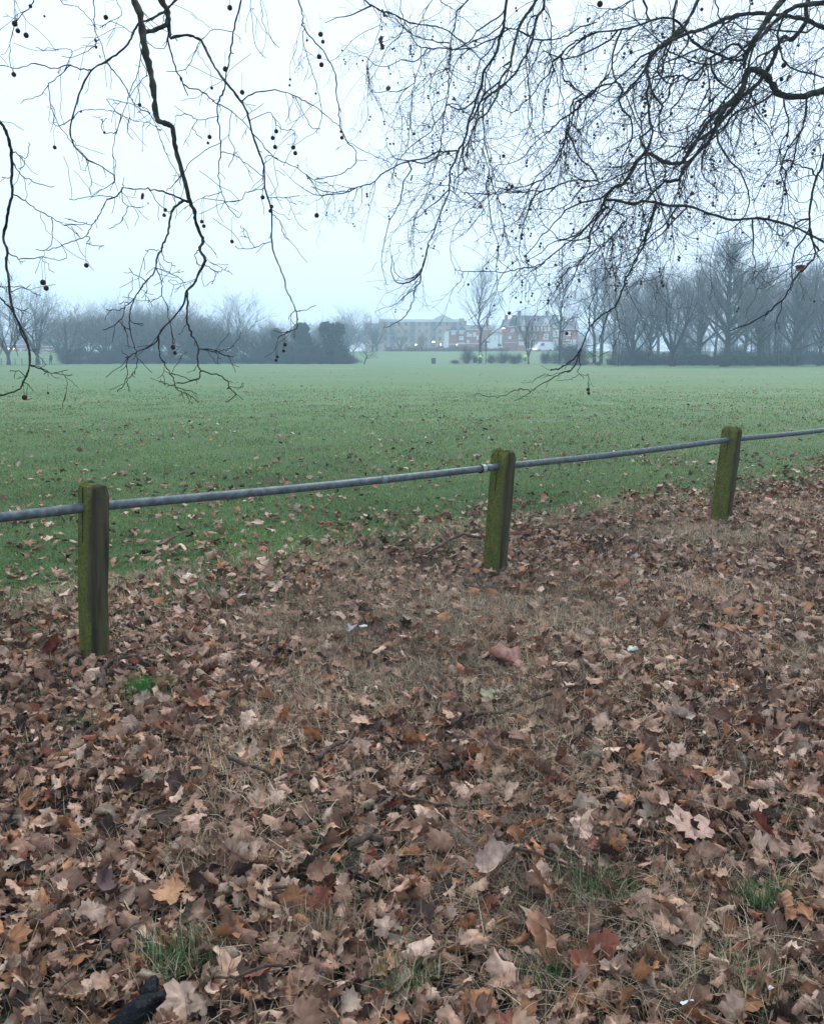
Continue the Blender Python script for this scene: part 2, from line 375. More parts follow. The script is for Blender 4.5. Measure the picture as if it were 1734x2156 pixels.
# named trees of the right hand row
RT = [
 ('tall', 0, 1523, 114, 478, 'tallest bare tree of the right row, straight trunk and wide ascending limbs', 1.35),
 ('fork', 0, 1416, 116, 492, 'bare tree of the right row whose trunk forks low into two tall limbs', .9),
 ('fork', 1, 1331, 120, 535, 'broad bare tree branching near the ground at the left of the right row', .95),
 ('tall', 1, 1598, 122, 535, 'second bare tree right of the tallest one, with a rounded fine top', 1.2),
 ('tall', 2, 1668, 118, 552, 'bare tree near the right edge above the clumps of thin stems', 1.2),
 ('tall', 0, 1722, 120, 545, 'rightmost bare tree, partly cut off by the photo edge', .8),
 ('tall', 3, 1476, 130, 560, 'bare tree standing behind the gap left of the tallest tree', 1.1),
 ('tall', 1, 1372, 134, 560, 'bare tree behind and right of the low branching tree', .8),
 ('slim', 1, 1250, 150, 520, 'pale trunked bare tree behind the hanging branches, above the white houses', .85),
 ('slim', 2, 1178, 142, 545, 'thin dark bare tree just right of the red brick terrace', .8),
 ('slim', 0, 1010, 150, 552, 'solitary slim bare tree with a side limb behind the first cyclist', .82),
 ('fork', 3, 1112, 142, 628, 'small bare tree behind the second cyclist in front of the brick terrace', .75),
 ('slim', 2, 1290, 140, 575, 'slender bare tree between the pale trunk and the low branching tree', 1.0),
]
for i, (st, v, px, D, py, lab, wd) in enumerate(RT):
    tree(st, v, place(px, D), hgt(py, D, px), lab, None, rz=i * 1.3 if st != 'slim' or v else 0, wide=wd)
# understorey of thin stems on the right
g = 'clumps of thin stems under the right hand trees'
for i in range(26):
    px = 1300 + (i * 61.7) % 420 if i < 8 else 1590 + (i * 37.3) % 220; D = 117 + (i * 7.3) % 22
    x, y = place(px, D); tree('pole', i % 3, (x, y), rnd.uniform(7, 11) * (1.15 if px > 1560 else .8), 'clump of thin upright bare stems under the tall trees on the right', g, 'sapling_clump', rz=i * 1.1, wide=1.0)
g = 'bare shrubs along the foot of the right hand trees'
for i in range(24):
    px = 1215 + i * 24 + rnd.uniform(-12, 12); D = 116 + (i * 5.1) % 8
    D += 6; x, y = place(px, D); tree('shrub', i % 3, (x, y), rnd.choice((.8, 1.3, 1.8, 2.6)), 'low dark bare shrub at the foot of the right hand trees', g, 'shrub', rz=i * 2.1, wide=1.3, cat='shrub')
for i in range(8):
    px = 1262 + i * 62 + rnd.uniform(-9, 9); D = 150 + (i * 11) % 34
    x, y = place(px, D); tree('tall' if i % 2 else 'slim', 1 + i % 2, (x, y), rnd.uniform(15, 19), 'hazy bare tree in the depth behind the right hand row', 'hazy trees behind the right hand row', rz=i * 2.1)
g = 'taller shrubs behind the foot of the right hand trees'
for i in range(5):
    px = 1222 + i * 110 + rnd.uniform(-8, 8)
    tree('shrub', i % 3, place(px, 127 + (i * 5) % 12), rnd.uniform(3.2, 5.4), 'taller bare shrub behind the trunks of the right hand trees', g, 'shrub', rz=i * 2.1, wide=1.2, cat='shrub')
g = 'far pale trees along the skyline'
for i in range(34):
    px = -60 + i * 57 + rnd.uniform(-15, 15); D = 345 + (i * 13) % 40
    if 800 < px < 1000: D = 372
    tree('dome', i % 3, place(px, D), hgt(rnd.uniform(672, 690), D, px), 'very pale bare tree on the skyline behind everything else', g, rz=i * 1.3, wide=1.5)
# centre shrubs round the cyclists
for (px, D, h, w, lab) in ((983, 148, 3.2, .55, 'tall bare shrub left of the first cyclist'), (958, 147, 1.0, 1.6, 'low spreading brown shrub between the litter bin and the first cyclist'),
    (1058, 150, 2.5, .9, 'dark bare shrub midway between the two cyclists'), (1083, 145.5, 2.1, 1.1, 'dense dark shrub hiding the lower half of the second cyclist'),
    (1034, 150, 2.0, .7, 'thin bare shrub just right of the first cyclist'), (1146, 148, 2.6, .6, 'small pointed russet shrub right of the second cyclist'),
    (1170, 147, 2.4, .9, 'round bare shrub at the foot of the thin dark tree'), (1205, 146, 1.7, 1.2, 'low bare shrub at the left end of the right hand thicket'),
    (1000, 153, 2.2, .6, 'faint bare shrub behind the first cyclist')):
    tree('shrub', int(px) % 3, place(px, D), h, lab, None, 'shrub', rz=px, wide=w, cat='shrub')

# left
LT = [
 ('fork', 1, 18, 128, 536, 'big bare tree at the left edge with a thick trunk', 1.1),
 ('fork', 2, 80, 132, 560, 'bare tree second from the left edge with low spreading limbs', 1.05),
 ('dome', 0, 141, 138, 620, 'bare tree with arching low limbs at the left end of the wood', 1.0),
 ('fork', 3, 497, 188, 596, 'tall rounded bare tree rising above the middle of the left wood', .95),
 ('fork', 0, 735, 235, 630, 'hazy round topped bare tree behind and right of the ivy covered trees', .9),
 ('fork', 2, 793, 250, 640, 'faint bare tree left of the apartment block', 1.0),
 ('leaning', 0, 766, 140, 716, 'small leaning tree with russet twigs at the right end of the hedge', 1.0),
]
for i, (st, v, px, D, py, lab, wd) in enumerate(LT):
    tree(st, v, place(px, D), hgt(py, D, px), lab, None, rz=(i * 1.7 + 1) if st != 'leaning' else 0, wide=wd)
g = 'bare trees of the hazy wood on the left'
k = 0
for (D, x0, x1, n, t0, t1) in ((152, 165, 430, 6, 606, 650), (178, 190, 440, 7, 600, 640), (200, 420, 760, 9, 656, 678), (225, 100, 860, 15, 640, 668)):
    for i in range(n):
        px = x0 + (x1 - x0) * (i + .5) / n + rnd.uniform(-10, 10)
        top = t0 + (t1 - t0) * i / n + rnd.uniform(-12, 26); k += 1
        tree('fork' if k % 3 == 1 else 'dome', k % 3, place(px, D), hgt(top, D, px), 'bare tree in the mass of the hazy wood on the left', g, rz=k * 1.9, wide=rnd.uniform(.9, 1.25))
for i in range(12):
    px = -60 - i * 62; tree('fork' if i % 3 == 0 else 'dome', i % 3, place(px, 140 + (i * 17) % 50), rnd.uniform(11, 15), 'bare tree of the hazy wood beyond the left edge of the view', 'bare trees beyond the left edge', rz=i)
g = 'dark shrubs of the hedge along the left side of the field'
for i in range(44):
    px = 138 + i * 14.2 + rnd.uniform(-7, 7); D = 141 + (i * 3.7) % 7
    h = rnd.uniform(1.0, 2.2) if px < 530 else rnd.uniform(1.1, 2.8)
    if px > 735: h = 1.7
    tree('shrub', i % 3, place(px, D), h, 'dark bare shrub of the hedge along the left side of the field', g, 'hedge_shrub', rz=i * 2.1, wide=1.4, cat='shrub')
g = 'taller shrubs behind the left hedge'
for i in range(13):
    px = 165 + i * 44 + rnd.uniform(-8, 8)
    if 350 < px < 400 or 470 < px < 525: continue
    tree('shrub', i % 3, place(px, 149 + i % 3), rnd.uniform(4.0, 6.0) * (1.15 if px > 400 else .8), 'taller bare shrub standing behind the left hedge', g, 'shrub', rz=i * 2.1, wide=1.2, cat='shrub')
for i in range(26):
    px = 815 + i * 10; tree('shrub', 10 + i % 3, place(px, 228 + i % 4), rnd.uniform(.9, 2.0), 'pale russet shrub in front of the far road', 'russet shrubs in front of the far road', 'shrub', rz=i, wide=1.6, cat='shrub')
tree('dome', 12, place(888, 226), hgt(697, 226, 888), 'small russet tree in front of the apartment block', None, rz=.4, wide=.8)

def foliage_lobes(lobes, n, size, rg):
    V = []; T = []
    for i in range(n):
        c, r = rg.choice(lobes)
        d = Vector((rg.gauss(0, 1), rg.gauss(0, 1), rg.gauss(0, 1))).normalized()
        q = mnoise.noise(d * 2.2 + Vector(c)) * .35 + 1
        p = Vector((c[0] + d.x * r[0] * q, c[1] + d.y * r[1] * q, c[2] + d.z * r[2] * q)) * 1.0
        k = rg.uniform(.72, 1.04); p = Vector(c) + (p - Vector(c)) * k
        if p.z < .05: continue
        a = Vector((rg.gauss(0, 1), rg.gauss(0, 1), rg.gauss(0, 1))).normalized(); b = a.cross(d).normalized() if a.cross(d).length > .01 else Vector((1, 0, 0))
        s = size * rg.uniform(.6, 1.3); e = len(V)
        V += [p - a * s, p + b * s * .6, p + a * s, p - b * s * .6]; T += [(e, e + 1, e + 2), (e, e + 2, e + 3)]
    return np.array([tuple(v) for v in V]), np.array(T)
def ivy_tree(px, D, w_px, top, lab, shape, base_py=765):
    x, y = place(px, D); H = hgt(top, D, px); w = w_px / F * D
    r = empty('ivy_covered_tree', (x, y, tz(x, y))); tag(r, lab, 'tree')
    lobes = [((a * w, b * w, c * H), (e * w, e * w, f * H)) for a, b, c, e, f in shape]
    V, T = foliage_lobes(lobes, 9000, .17, random.Random(int(px)))
    obj('foliage', np_mesh('foliage', V, T, M['evergreen']), r)
    mb = MB(); mb.tube([Vector((0, 0, 0)), Vector((.1, 0, H * .4)), Vector((0, 0, H * .85))], [.3, .24, .1], 7)
    for a, b, c, e, f in shape: mb.tube([Vector((0, 0, H * .2)), Vector((a * w * .6, b * w, c * H * .8)), Vector((a * w, b * w, c * H))], [.16, .12, .05], 5)
    mb.build('trunk', M['far_bark'], r, True)
ivy_tree(637, 146, 34, 677, 'ivy covered tree, the slimmer one left of the big ivy covered tree', [(0, 0, .82, .42, .16), (-.12, 0, .68, .5, .2), (.15, 0, .55, .42, .25), (.0, 0, .25, .5, .26)])
ivy_tree(699, 145, 52, 675, 'big ivy covered tree with a double rounded head above the hedge', [(-.2, 0, .83, .3, .15), (.2, 0, .78, .3, .18), (0, 0, .6, .46, .25), (.1, .0, .3, .5, .28), (.42, 0, .22, .3, .2), (.55, 0, .12, .32, .12)])
ivy_tree(595, 147, 40, 690, 'small ivy topped tree left of the slimmer ivy covered tree', [(-.3, 0, .85, .28, .12), (.05, 0, .5, .3, .2), (0, 0, .22, .6, .22)])
ivy_tree(452, 150, 110, 688, 'wide dark evergreen bush in the left hedge', [(0, 0, .7, .35, .28), (-.3, 0, .45, .25, .3), (.3, 0, .5, .25, .3), (0, 0, .25, .5, .25)])
for px, w in ((1395, 60), (1455, 60), (1550, 70), (1590, 60), (1640, 50)):
    x, y = place(px, 124); r = empty('evergreen_bush', (x, y, tz(x, y))); tag(r, 'low dark evergreen bush between the trunks of the right hand trees', 'bush', 'evergreen bushes between the right hand trunks')
    ww = w / F * 121; V, T = foliage_lobes([((0, 0, .9), (ww * .5, 1.2, .8)), ((-ww * .3, 0, .6), (ww * .4, 1, .7)), ((ww * .3, 0, .7), (ww * .4, 1, .8))], 3200, .13, random.Random(px))
    obj('foliage', np_mesh('foliage', V, T, M['evergreen']), r)
    mb = MB(); mb.tube([Vector((0, 0, 0)), Vector((0, 0, 1.2))], [.07, .03], 5); mb.build('stem', M['far_bark'], r, True)

# ================================================================= far buildings
def window(par, x0, x1, z0, z1, y, lit=False, bars=1, mid=True, fr=.3):
    """white frame on the wall plane y (camera side), pane as sub-part; coordinates local to par"""
    mb = MB(); cx, cz = (x0 + x1) / 2, (z0 + z1) / 2; w, h = x1 - x0, z1 - z0
    mb.box((cx, y - .04, z1 - fr / 2), (w, .1, fr)); mb.box((cx, y - .06, z0 + fr / 2), (w + .16, .16, fr))
    for s in (x0 + fr / 2, x1 - fr / 2): mb.box((s, y - .04, cz), (fr, .1, h - 2 * fr))
    for b in range(bars): mb.box((x0 + w * (b + 1) / (bars + 1), y - .035, cz), (fr * .7, .08, h - 2 * fr))
    if mid: mb.box((cx, y - .03, cz), (w - 2 * fr, .06, fr * .8))
    f = mb.build('window', M['white'], par)
    pb = MB(); pb.box((cx, y - .012, cz), (w - 2 * fr, .02, h - 2 * fr)); pb.build('pane', M['lit'] if lit else M['glass'], f)
def gable_roof(x0, x1, y0, y1, ze, zr, along='x', over=.3):
    mb = MB()
    if along == 'x':
        ym = (y0 + y1) / 2; poly = [(y0 - over, ze), (y1 + over, ze), (ym, zr)]
        mb.prism(poly, (lambda a, b: (x0 - over, a, b), lambda a, b: (x1 + over, a, b)))
    else:
        xm = (x0 + x1) / 2; poly = [(x0 - over, ze), (x1 + over, ze), (xm, zr)]
        mb.prism(poly, (lambda a, b: (a, y0 - over, b), lambda a, b: (a, y1 + over, b)))
    return mb
def house(D, pxl, pxr, py_eave, py_ridge, wall, roofm, lab, cat='house', name='brick_house', depth=9, along='x', wins=(), chim=True, lits=(), gables=()):
    x0, x1 = at_y(pxl, 740, D).x, at_y(pxr, 740, D).x; g0 = tz(0, D); ze = at_y(pxl, py_eave, D).z - g0; zr = at_y(pxl, py_ridge, D).z - g0
    cx = (x0 + x1) / 2; r = empty(name, (cx, D, g0)); tag(r, lab, cat); a, b = x0 - cx, x1 - cx
    mb = MB(); mb.box((0, depth / 2, ze / 2 - .2), (b - a, depth, ze + .4)); w = mb.build('wall', wall, r)
    cb = MB(); cb.box((0, -.08, ze - .16), (b - a, .14, .3)); cb.build('cornice', M['white'], w); cb = MB(); cb.box((0, -.05, ze * .36), (b - a, .08, .2)); cb.build('string_course', M['white'], w)
    rf = gable_roof(a, b, 0, depth, ze + .003, zr, along).build('roof', roofm, r)
    if chim:
        for s in (a + .8, b - .8):
            c = MB(); c.box((s, depth / 2, zr + .3), (.9, .7, 1.8)); c.box((s, depth / 2, zr + 1.25), (1.1, .9, .12)); c.build('chimney', M['brick'], rf)
    for (l, rr_, t, bt, bars) in wins:
        window(r, at_y(l, 700, D).x - cx, at_y(rr_, 700, D).x - cx, at_y(l, bt, D).z - g0, at_y(l, t, D).z - g0, 0, bars=bars)
    for (l, rr_, t, bt, bars) in lits:
        window(r, at_y(l, 700, D).x - cx, at_y(rr_, 700, D).x - cx, at_y(l, bt, D).z - g0, at_y(l, t, D).z - g0, 0, lit=True, bars=bars)
    for (l, rr_, pk, eav, pm) in gables:
        gx0, gx1 = at_y(l, 700, D).x - cx, at_y(rr_, 700, D).x - cx; ge = at_y(l, eav, D).z - g0; gp = at_y(l, pk, D).z - g0
        c = MB(); c.prism([(gx0, ge), (gx1, ge), ((gx0 + gx1) / 2, gp)], (lambda p, q: (p, -.25, q), lambda p, q: (p, depth / 2, q))); c.build('gable', pm, r)
    return r
def c4(x, y): return S(1860 + x * .28835, 1220 + y * .28835)
def c3(x, y): return S(1560 + x * .2307, 1220 + y * .2307)
def w4(x0, y0, x1, y1, bars): a = c4(x0, y0); b = c4(x1, y1); return (a[0], b[0], a[1], b[1], bars)
def w3(x0, y0, x1, y1, bars): a = c3(x0, y0); b = c3(x1, y1); return (a[0], b[0], a[1], b[1], bars)
# red brick terrace with white windows
house(272, c4(730, 0)[0], c4(1190, 0)[0], c4(0, 272)[1], c4(0, 135)[1], M['brick'], M['slate'], 'three storey red brick terrace with white bay windows and dormers behind the white van', 'terrace', 'brick_terrace', depth=10,
      wins=[w4(890, 300, 920, 362, 0), w4(942, 300, 972, 362, 0), w4(992, 300, 1022, 362, 0), w4(1045, 300, 1073, 362, 0), w4(1094, 300, 1122, 362, 0), w4(1145, 300, 1173, 362, 0),
            w4(918, 400, 990, 482, 3), w4(1085, 400, 1155, 482, 3), w4(918, 515, 988, 568, 3), w4(1085, 515, 1155, 568, 3), w4(745, 410, 815, 475, 2), w4(775, 300, 830, 350, 1), w4(750, 515, 815, 560, 2)],
      gables=[c for c in [(c4(935, 0)[0], c4(1025, 0)[0], c4(0, 195)[1], c4(0, 271)[1], M['white']), (c4(1080, 0)[0], c4(1165, 0)[0], c4(0, 175)[1], c4(0, 271)[1], M['white']), (c4(790, 0)[0], c4(850, 0)[0], c4(0, 200)[1], c4(0, 271)[1], M['white'])]])
house(270, c4(1205, 0)[0], c4(1330, 0)[0], c4(0, 300)[1], c4(0, 190)[1], M['brick'], M['slate'], 'brick house with tall white bay windows directly right of the red terrace', depth=9,
      wins=[w4(1222, 345, 1296, 440, 2), w4(1222, 475, 1292, 585, 2)])
house(270, c4(1345, 0)[0], c4(1560, 0)[0], c4(0, 330)[1], c4(0, 210)[1], M['brick'], M['slate'], 'brick house half hidden behind the trees right of the bay windowed house', depth=9,
      wins=[w4(1400, 480, 1480, 570, 2), w4(1400, 370, 1460, 430, 1), w4(1500, 480, 1540, 560, 1)])
house(275, c4(545, 0)[0], c4(722, 0)[0], c4(0, 290)[1], c4(0, 190)[1], M['brick'], M['slate'], 'dark roofed brick house directly left of the red terrace', depth=9,
      wins=[w4(635, 330, 680, 375, 1), w4(600, 430, 640, 470, 1)], gables=[(c4(590, 0)[0], c4(720, 0)[0], c4(0, 170)[1], c4(0, 289)[1], M['slate'])])
house(266, c4(365, 0)[0], c4(508, 0)[0], c4(0, 412)[1], c4(0, 372)[1], M['white'], M['slate'], 'white fronted low house with wide windows left of the orange street lamp', 'house', 'white_house', depth=8, chim=False,
      wins=[w4(395, 440, 440, 500, 2), w4(475, 440, 505, 505, 1)])
house(280, c4(-30, 0)[0], c4(355, 0)[0], c4(0, 330)[1], c4(0, 270)[1], M['brick'], M['slate'], 'long hazy row of brick houses behind the solitary slim tree', 'terrace', 'brick_terrace', depth=9,
      wins=[w4(20, 380, 60, 440, 1), w4(110, 380, 150, 440, 1), w4(160, 420, 185, 480, 0), w4(290, 440, 330, 500, 1), w4(20, 480, 60, 540, 1), w4(60, 400, 90, 440, 1)])
# gabled pair beside the apartment block
house(278, c3(1018, 0)[0], c3(1165, 0)[0], c3(0, 440)[1], c3(0, 352)[1], M['brick'], M['slate'], 'gabled red brick house with one white window beside the apartment block', depth=9, along='y', chim=False,
      wins=[w3(1062, 445, 1130, 512, 1)], gables=[])
house(279, c3(1180, 0)[0], c3(1300, 0)[0], c3(0, 435)[1], c3(0, 355)[1], M['brick'], M['slate'], 'brick house with lit shop front windows right of the gabled house', depth=9, along='y', chim=False,
      wins=[w3(1200, 445, 1270, 500, 1), w3(1195, 540, 1270, 610, 2)], lits=[w3(1172, 648, 1228, 672, 0), w3(1242, 648, 1282, 672, 0)])
house(277, c3(950, 0)[0], c3(1016, 0)[0], c3(0, 452)[1], c3(0, 440)[1], M['white'], M['slate'], 'narrow pale rendered house between the apartment block and the gabled house', 'house', 'white_house', depth=8, chim=False,
      wins=[w3(965, 480, 1000, 520, 0), w3(965, 590, 1000, 630, 0), w3(965, 690, 1000, 720, 0)])
def apartment():
    D = 330; g0 = tz(0, D); x0, x1 = at_y(800, 740, D).x, at_y(976, 740, D).x; cx = (x0 + x1) / 2
    r = empty('apartment_block', (cx, D, g0)); tag(r, 'long tan brick apartment block with a pale hipped roof, faint in the haze', 'building')
    ze = at_y(867, 678, D).z - g0; zr = at_y(867, 671, D).z - g0; zp = at_y(867, 660, D).z - g0
    mb = MB(); mb.box((0, 8, ze / 2 - .3), (x1 - x0, 16, ze + .6)); mb.build('wall', M['tan'], r)
    mb = MB(); a, b = x0 - cx, x1 - cx; mb.prism([(-.6, ze + .004), (16.6, ze + .004), (12, zr), (4, zr)], (lambda p, q: (a - .5, p, q), lambda p, q: (at_y(968, 700, D).x - cx, p, q)))
    px = at_y(932, 700, D).x - cx; e = len(mb.V); h = 5.8
    mb.V += [(px - h, -1, ze + .01), (px + h, -1, ze + .01), (px + h, 11, ze + .01), (px - h, 11, ze + .01), (px, 5, zp)]
    mb.Fc += [(e, e + 1, e + 4), (e + 1, e + 2, e + 4), (e + 2, e + 3, e + 4), (e + 3, e, e + 4)]; mb.build('roof', M['palero'], r)
    mb = MB(); q = at_y(972, 700, D).x - cx; mb.box((q, 7.8, ze + .7), (1.8, 15, 1.4)); mb.build('parapet', M['tan'], r)
    for k in range(12):
        wx = a + 2 + k * 2.55
        for f in range(4):
            z = 1.0 + f * 2.7
            if k % 3 == 1:
                mb = MB(); mb.box((wx, -.5, z), (2.0, 1.0, .15)); mb.box((wx, -.98, z + .55), (2.0, .05, .9)); mb.build('balcony', M['slate'], r)
                mb = MB(); mb.box((wx, -.03, z + 1.2), (1.5, .06, 1.9)); mb.build('window', M['glass'], r)
            else:
                mb = MB(); mb.box((wx, -.03, z + 1.2), (1.0, .06, 1.3)); mb.build('window', M['glass'], r)
apartment()
house(350, 768, 842, 694, 679, M['tan'], M['slate'], 'faint hazy block with a pitched roof left of the apartment block', 'building', 'hazy_building', depth=14, chim=False)
def c1(x, y): return S(x * .2307, 1300 + y * .2307)
def w1(x0, y0, x1, y1, bars): a = c1(x0, y0); b = c1(x1, y1); return (a[0], b[0], a[1], b[1], bars)
house(262, -40, c1(640, 0)[0], c1(0, 330)[1], c1(0, 250)[1], M['brick'], M['slate'], 'hazy brick houses at the left edge behind the big bare trees', 'terrace', 'brick_terrace', depth=9,
      wins=[w1(320, 400, 350, 460, 0), w1(560, 410, 600, 460, 0), w1(120, 400, 150, 450, 0)])
house(258, c1(740, 0)[0], c1(1180, 0)[0], c1(0, 360)[1], c1(0, 300)[1], M['brick'], M['slate'], 'low brick shop with two lit windows behind the walking person', 'shop', 'brick_shop', depth=9, chim=False,
      lits=[w1(915, 375, 955, 408, 0), w1(980, 362, 1018, 396, 0)])
def c2(x, y): return S(600 + x * .2307, 1320 + y * .2307)
# orange roofed kiosk behind the hedge
def kiosk():
    D = 158; x0, x1 = at_y(c2(330, 0)[0], 740, D).x, at_y(c2(640, 0)[0], 740, D).x; g0 = tz(0, D); cx = (x0 + x1) / 2
    zt = at_y(380, c2(0, 245)[1], D).z - g0; zb = at_y(380, c2(0, 310)[1], D).z - g0
    r = empty('kiosk', (cx, D, g0)); tag(r, 'small kiosk with an orange roof behind the left hedge', 'kiosk')
    mb = MB(); mb.box((0, 1.2, zb / 2), (x1 - x0, 2.4, zb)); mb.build('wall', M['white'], r)
    w = (x1 - x0) / 2 + .1; mb = MB(); mb.prism([(-w, zb + .004), (w, zb + .004), (w * .5, zt), (-w * .55, zt)], (lambda a, b: (a, -.3, b), lambda a, b: (a, 2.7, b)))
    mb.build('roof', mat('orange_roof', (.65, .2, .07), (.75, .28, .1), scale=1, rough=.6), r)
    mb = MB(); mb.box((-w * .6, -.02, zb * .6), (.6, .05, zb * .7)); mb.build('door', M['slate'], r)
kiosk()

# ================================================================= vehicles
def vehicle(px, py, D, rz, L, Wd, H, kind, paint, lab, cat, lights=None):
    p = at_y(px, py, D); g0 = tz(p.x, D); r = empty('parked_van' if kind == 'van' else 'parked_car', (p.x, D, g0), rz); tag(r, lab, cat)
    h = L / 2
    if kind == 'van': prof = [(-h, .35), (-h, H * .97), (-h + .15, H), (h * .45, H), (h * .68, H * .58), (h * .95, H * .47), (h, .35)]
    else: prof = [(-h, .35), (-h, H * .58), (-h * .72, H * .66), (-h * .45, H), (h * .2, H), (h * .5, H * .64), (h * .93, H * .54), (h, .35)]
    mb = MB(); mb.prism(prof, (lambda a, b: (a, -Wd / 2 * (1 if b < H * .7 else .9), b), lambda a, b: (a, Wd / 2 * (1 if b < H * .7 else .9), b))); body = mb.build('body', paint, r)
    mb = MB()
    if kind == 'van': g = [(h * .1, H * .6), (h * .1, H * .9), (h * .42, H * .9), (h * .6, H * .6)]
    else: g = [(-h * .62, H * .68), (-h * .42, H * .95), (h * .17, H * .95), (h * .42, H * .68)]
    mb.prism(g, (lambda a, b: (a, -Wd / 2 * (1.01 if kind == 'van' else 1.01), b), lambda a, b: (a, Wd / 2 * 1.01, b))); mb.build('side_window', M['glass'], r)
    for sx in (-.62, .62):
        for sy in (-1, 1):
            mb = MB(); mb.tube([Vector((h * sx, sy * (Wd / 2 - .1), .32)), Vector((h * sx, sy * (Wd / 2 + .03), .32))], [.32, .32], 12); mb.build('wheel', M['tyre'], r)
    for sy in (-1, 1):
        mb = MB(); mb.box((h + .01, sy * Wd * .36, .72), (.06, .22, .16)); mb.build('headlight', M['lamp'] if lights == 'on' else M['white'], r)
        mb = MB(); mb.box((-h - .01, sy * Wd * .38, .8), (.06, .16, .22)); mb.build('tail_light', M['red'] if lights else mat('tail', (.3, .02, .02)), r)
wp = mat('white_car_paint', (.75, .77, .78), rough=.3, spec=.5); bp_ = mat('blue_car_paint', (.03, .10, .24), rough=.3, spec=.5)
gp = mat('grey_car_paint', (.16, .18, .2), rough=.3, spec=.5); kp = mat('dark_car_paint', (.03, .035, .045), rough=.3, spec=.5)
vehicle(c4(1085, 0)[0], 738, 248, R(200), 5.4, 2.0, 2.6, 'van', wp, 'large white van with a lit headlamp in front of the red terrace', 'van', 'on')
vehicle(c4(430, 0)[0], 738, 250, R(5), 5.0, 2.0, 2.4, 'van', wp, 'pale van behind the solitary slim tree', 'van')
vehicle(c4(960, 0)[0], 738, 252, R(185), 4.2, 1.75, 1.5, 'car', wp, 'pale car parked just left of the large white van', 'car')
vehicle(c4(1310, 0)[0], 738, 250, R(10), 4.2, 1.75, 1.5, 'car', kp, 'dark car with red tail lights right of the thin dark tree', 'car', 'tail')
vehicle(c4(1440, 0)[0], 738, 251, R(2), 4.2, 1.75, 1.5, 'car', gp, 'grey car behind the left end of the right hand thicket', 'car', 'tail')
vehicle(c3(860, 0)[0], 738, 250, R(180), 4.2, 1.75, 1.5, 'car', gp, 'grey car parked in front of the apartment block', 'car')
vehicle(c3(1100, 0)[0], 738, 250, R(0), 4.2, 1.75, 1.5, 'car', bp_, 'blue car in front of the gabled brick house', 'car')
vehicle(c3(1200, 0)[0], 738, 252, R(0), 4.2, 1.75, 1.5, 'car', wp, 'white car below the lit shop windows', 'car')
vehicle(c3(60, 0)[0], 738, 249, R(-75), 4.2, 1.75, 1.5, 'car', kp, 'dark car with headlights on at the left end of the far road', 'car', 'on')
vehicle(487, 738, 152, R(8), 3.0, 1.8, 2.2, 'van', wp, 'white vehicle showing through the gap in the left hedge', 'van')
vehicle(515, 738, 156, R(4), 3.2, 1.7, 1.5, 'car', bp_, 'small blue car right of the white vehicle behind the left hedge', 'car')
vehicle(28, 742, 240, R(-80), 4.0, 1.75, 1.5, 'car', gp, 'car with headlights on between the two big trees at the left edge', 'car', 'on')

# ================================================================= street lamps, lights, posts
def street_lamp(px, py, D, lab, arm=1.0, glow='lamp', rr=.28):
    p = at_y(px, py, D); g0 = tz(p.x, D); H = p.z - g0; r = empty('street_lamp', (p.x - arm, D, g0)); tag(r, lab, 'street lamp')
    mb = MB(); mb.tube([Vector((0, 0, 0)), Vector((0, 0, 1)), Vector((0, 0, H * .93)), Vector((arm * .3, 0, H)), Vector((arm * .8, 0, H + .12))], [.11, .08, .06, .05, .045], 8); mb.build('pole', M['pole'], r)
    mb = MB(); mb.box((arm, 0, H + .17), (.8, .34, .12), top=.7); mb.build('lantern_housing', M['pole'], r)
    mb = MB(); mb.sphere((arm, 0, H), rr, 10, 8, .55); mb.build('lantern', M[glow], r, True)
street_lamp(*c3(750, 640), 244, 'lit orange street lamp in front of the apartment block', rr=.36)
street_lamp(*c4(532, 318), 240, 'lit orange street lamp high beside the dark roofed house', arm=1.2, rr=.3)
street_lamp(*c3(875, 684), 246, 'small lit lamp above the grey car', arm=.5, rr=.22)
street_lamp(*c3(446, 686), 247, 'faint lit lamp left of the russet tree', arm=.5, rr=.2)
street_lamp(*c3(1157, 685), 246, 'small greenish lit lamp left of the shop windows', arm=.4, glow='green', rr=.25)
def signal(px, py, D, glow, lab):
    p = at_y(px, py, D); g0 = tz(p.x, D); H = p.z - g0; r = empty('traffic_light', (p.x, D, g0)); tag(r, lab, 'traffic light')
    mb = MB(); mb.tube([Vector((0, 0.1, 0)), Vector((0, .1, H + .4))], [.06, .06], 6); mb.build('pole', M['pole'], r)
    mb = MB(); mb.box((0, .05, H), (.4, .3, 1.1)); mb.build('signal_head', M['pole'], r)
    mb = MB(); mb.sphere((0, -.14, H), .2, 10, 8); mb.build('signal_lens', M[glow], r, True)
signal(*c1(75, 475), 236, 'red', 'red traffic light at the left edge behind the big bare tree')
signal(*c1(1052, 475), 236, 'green', 'green light right of the lit shop windows on the left')
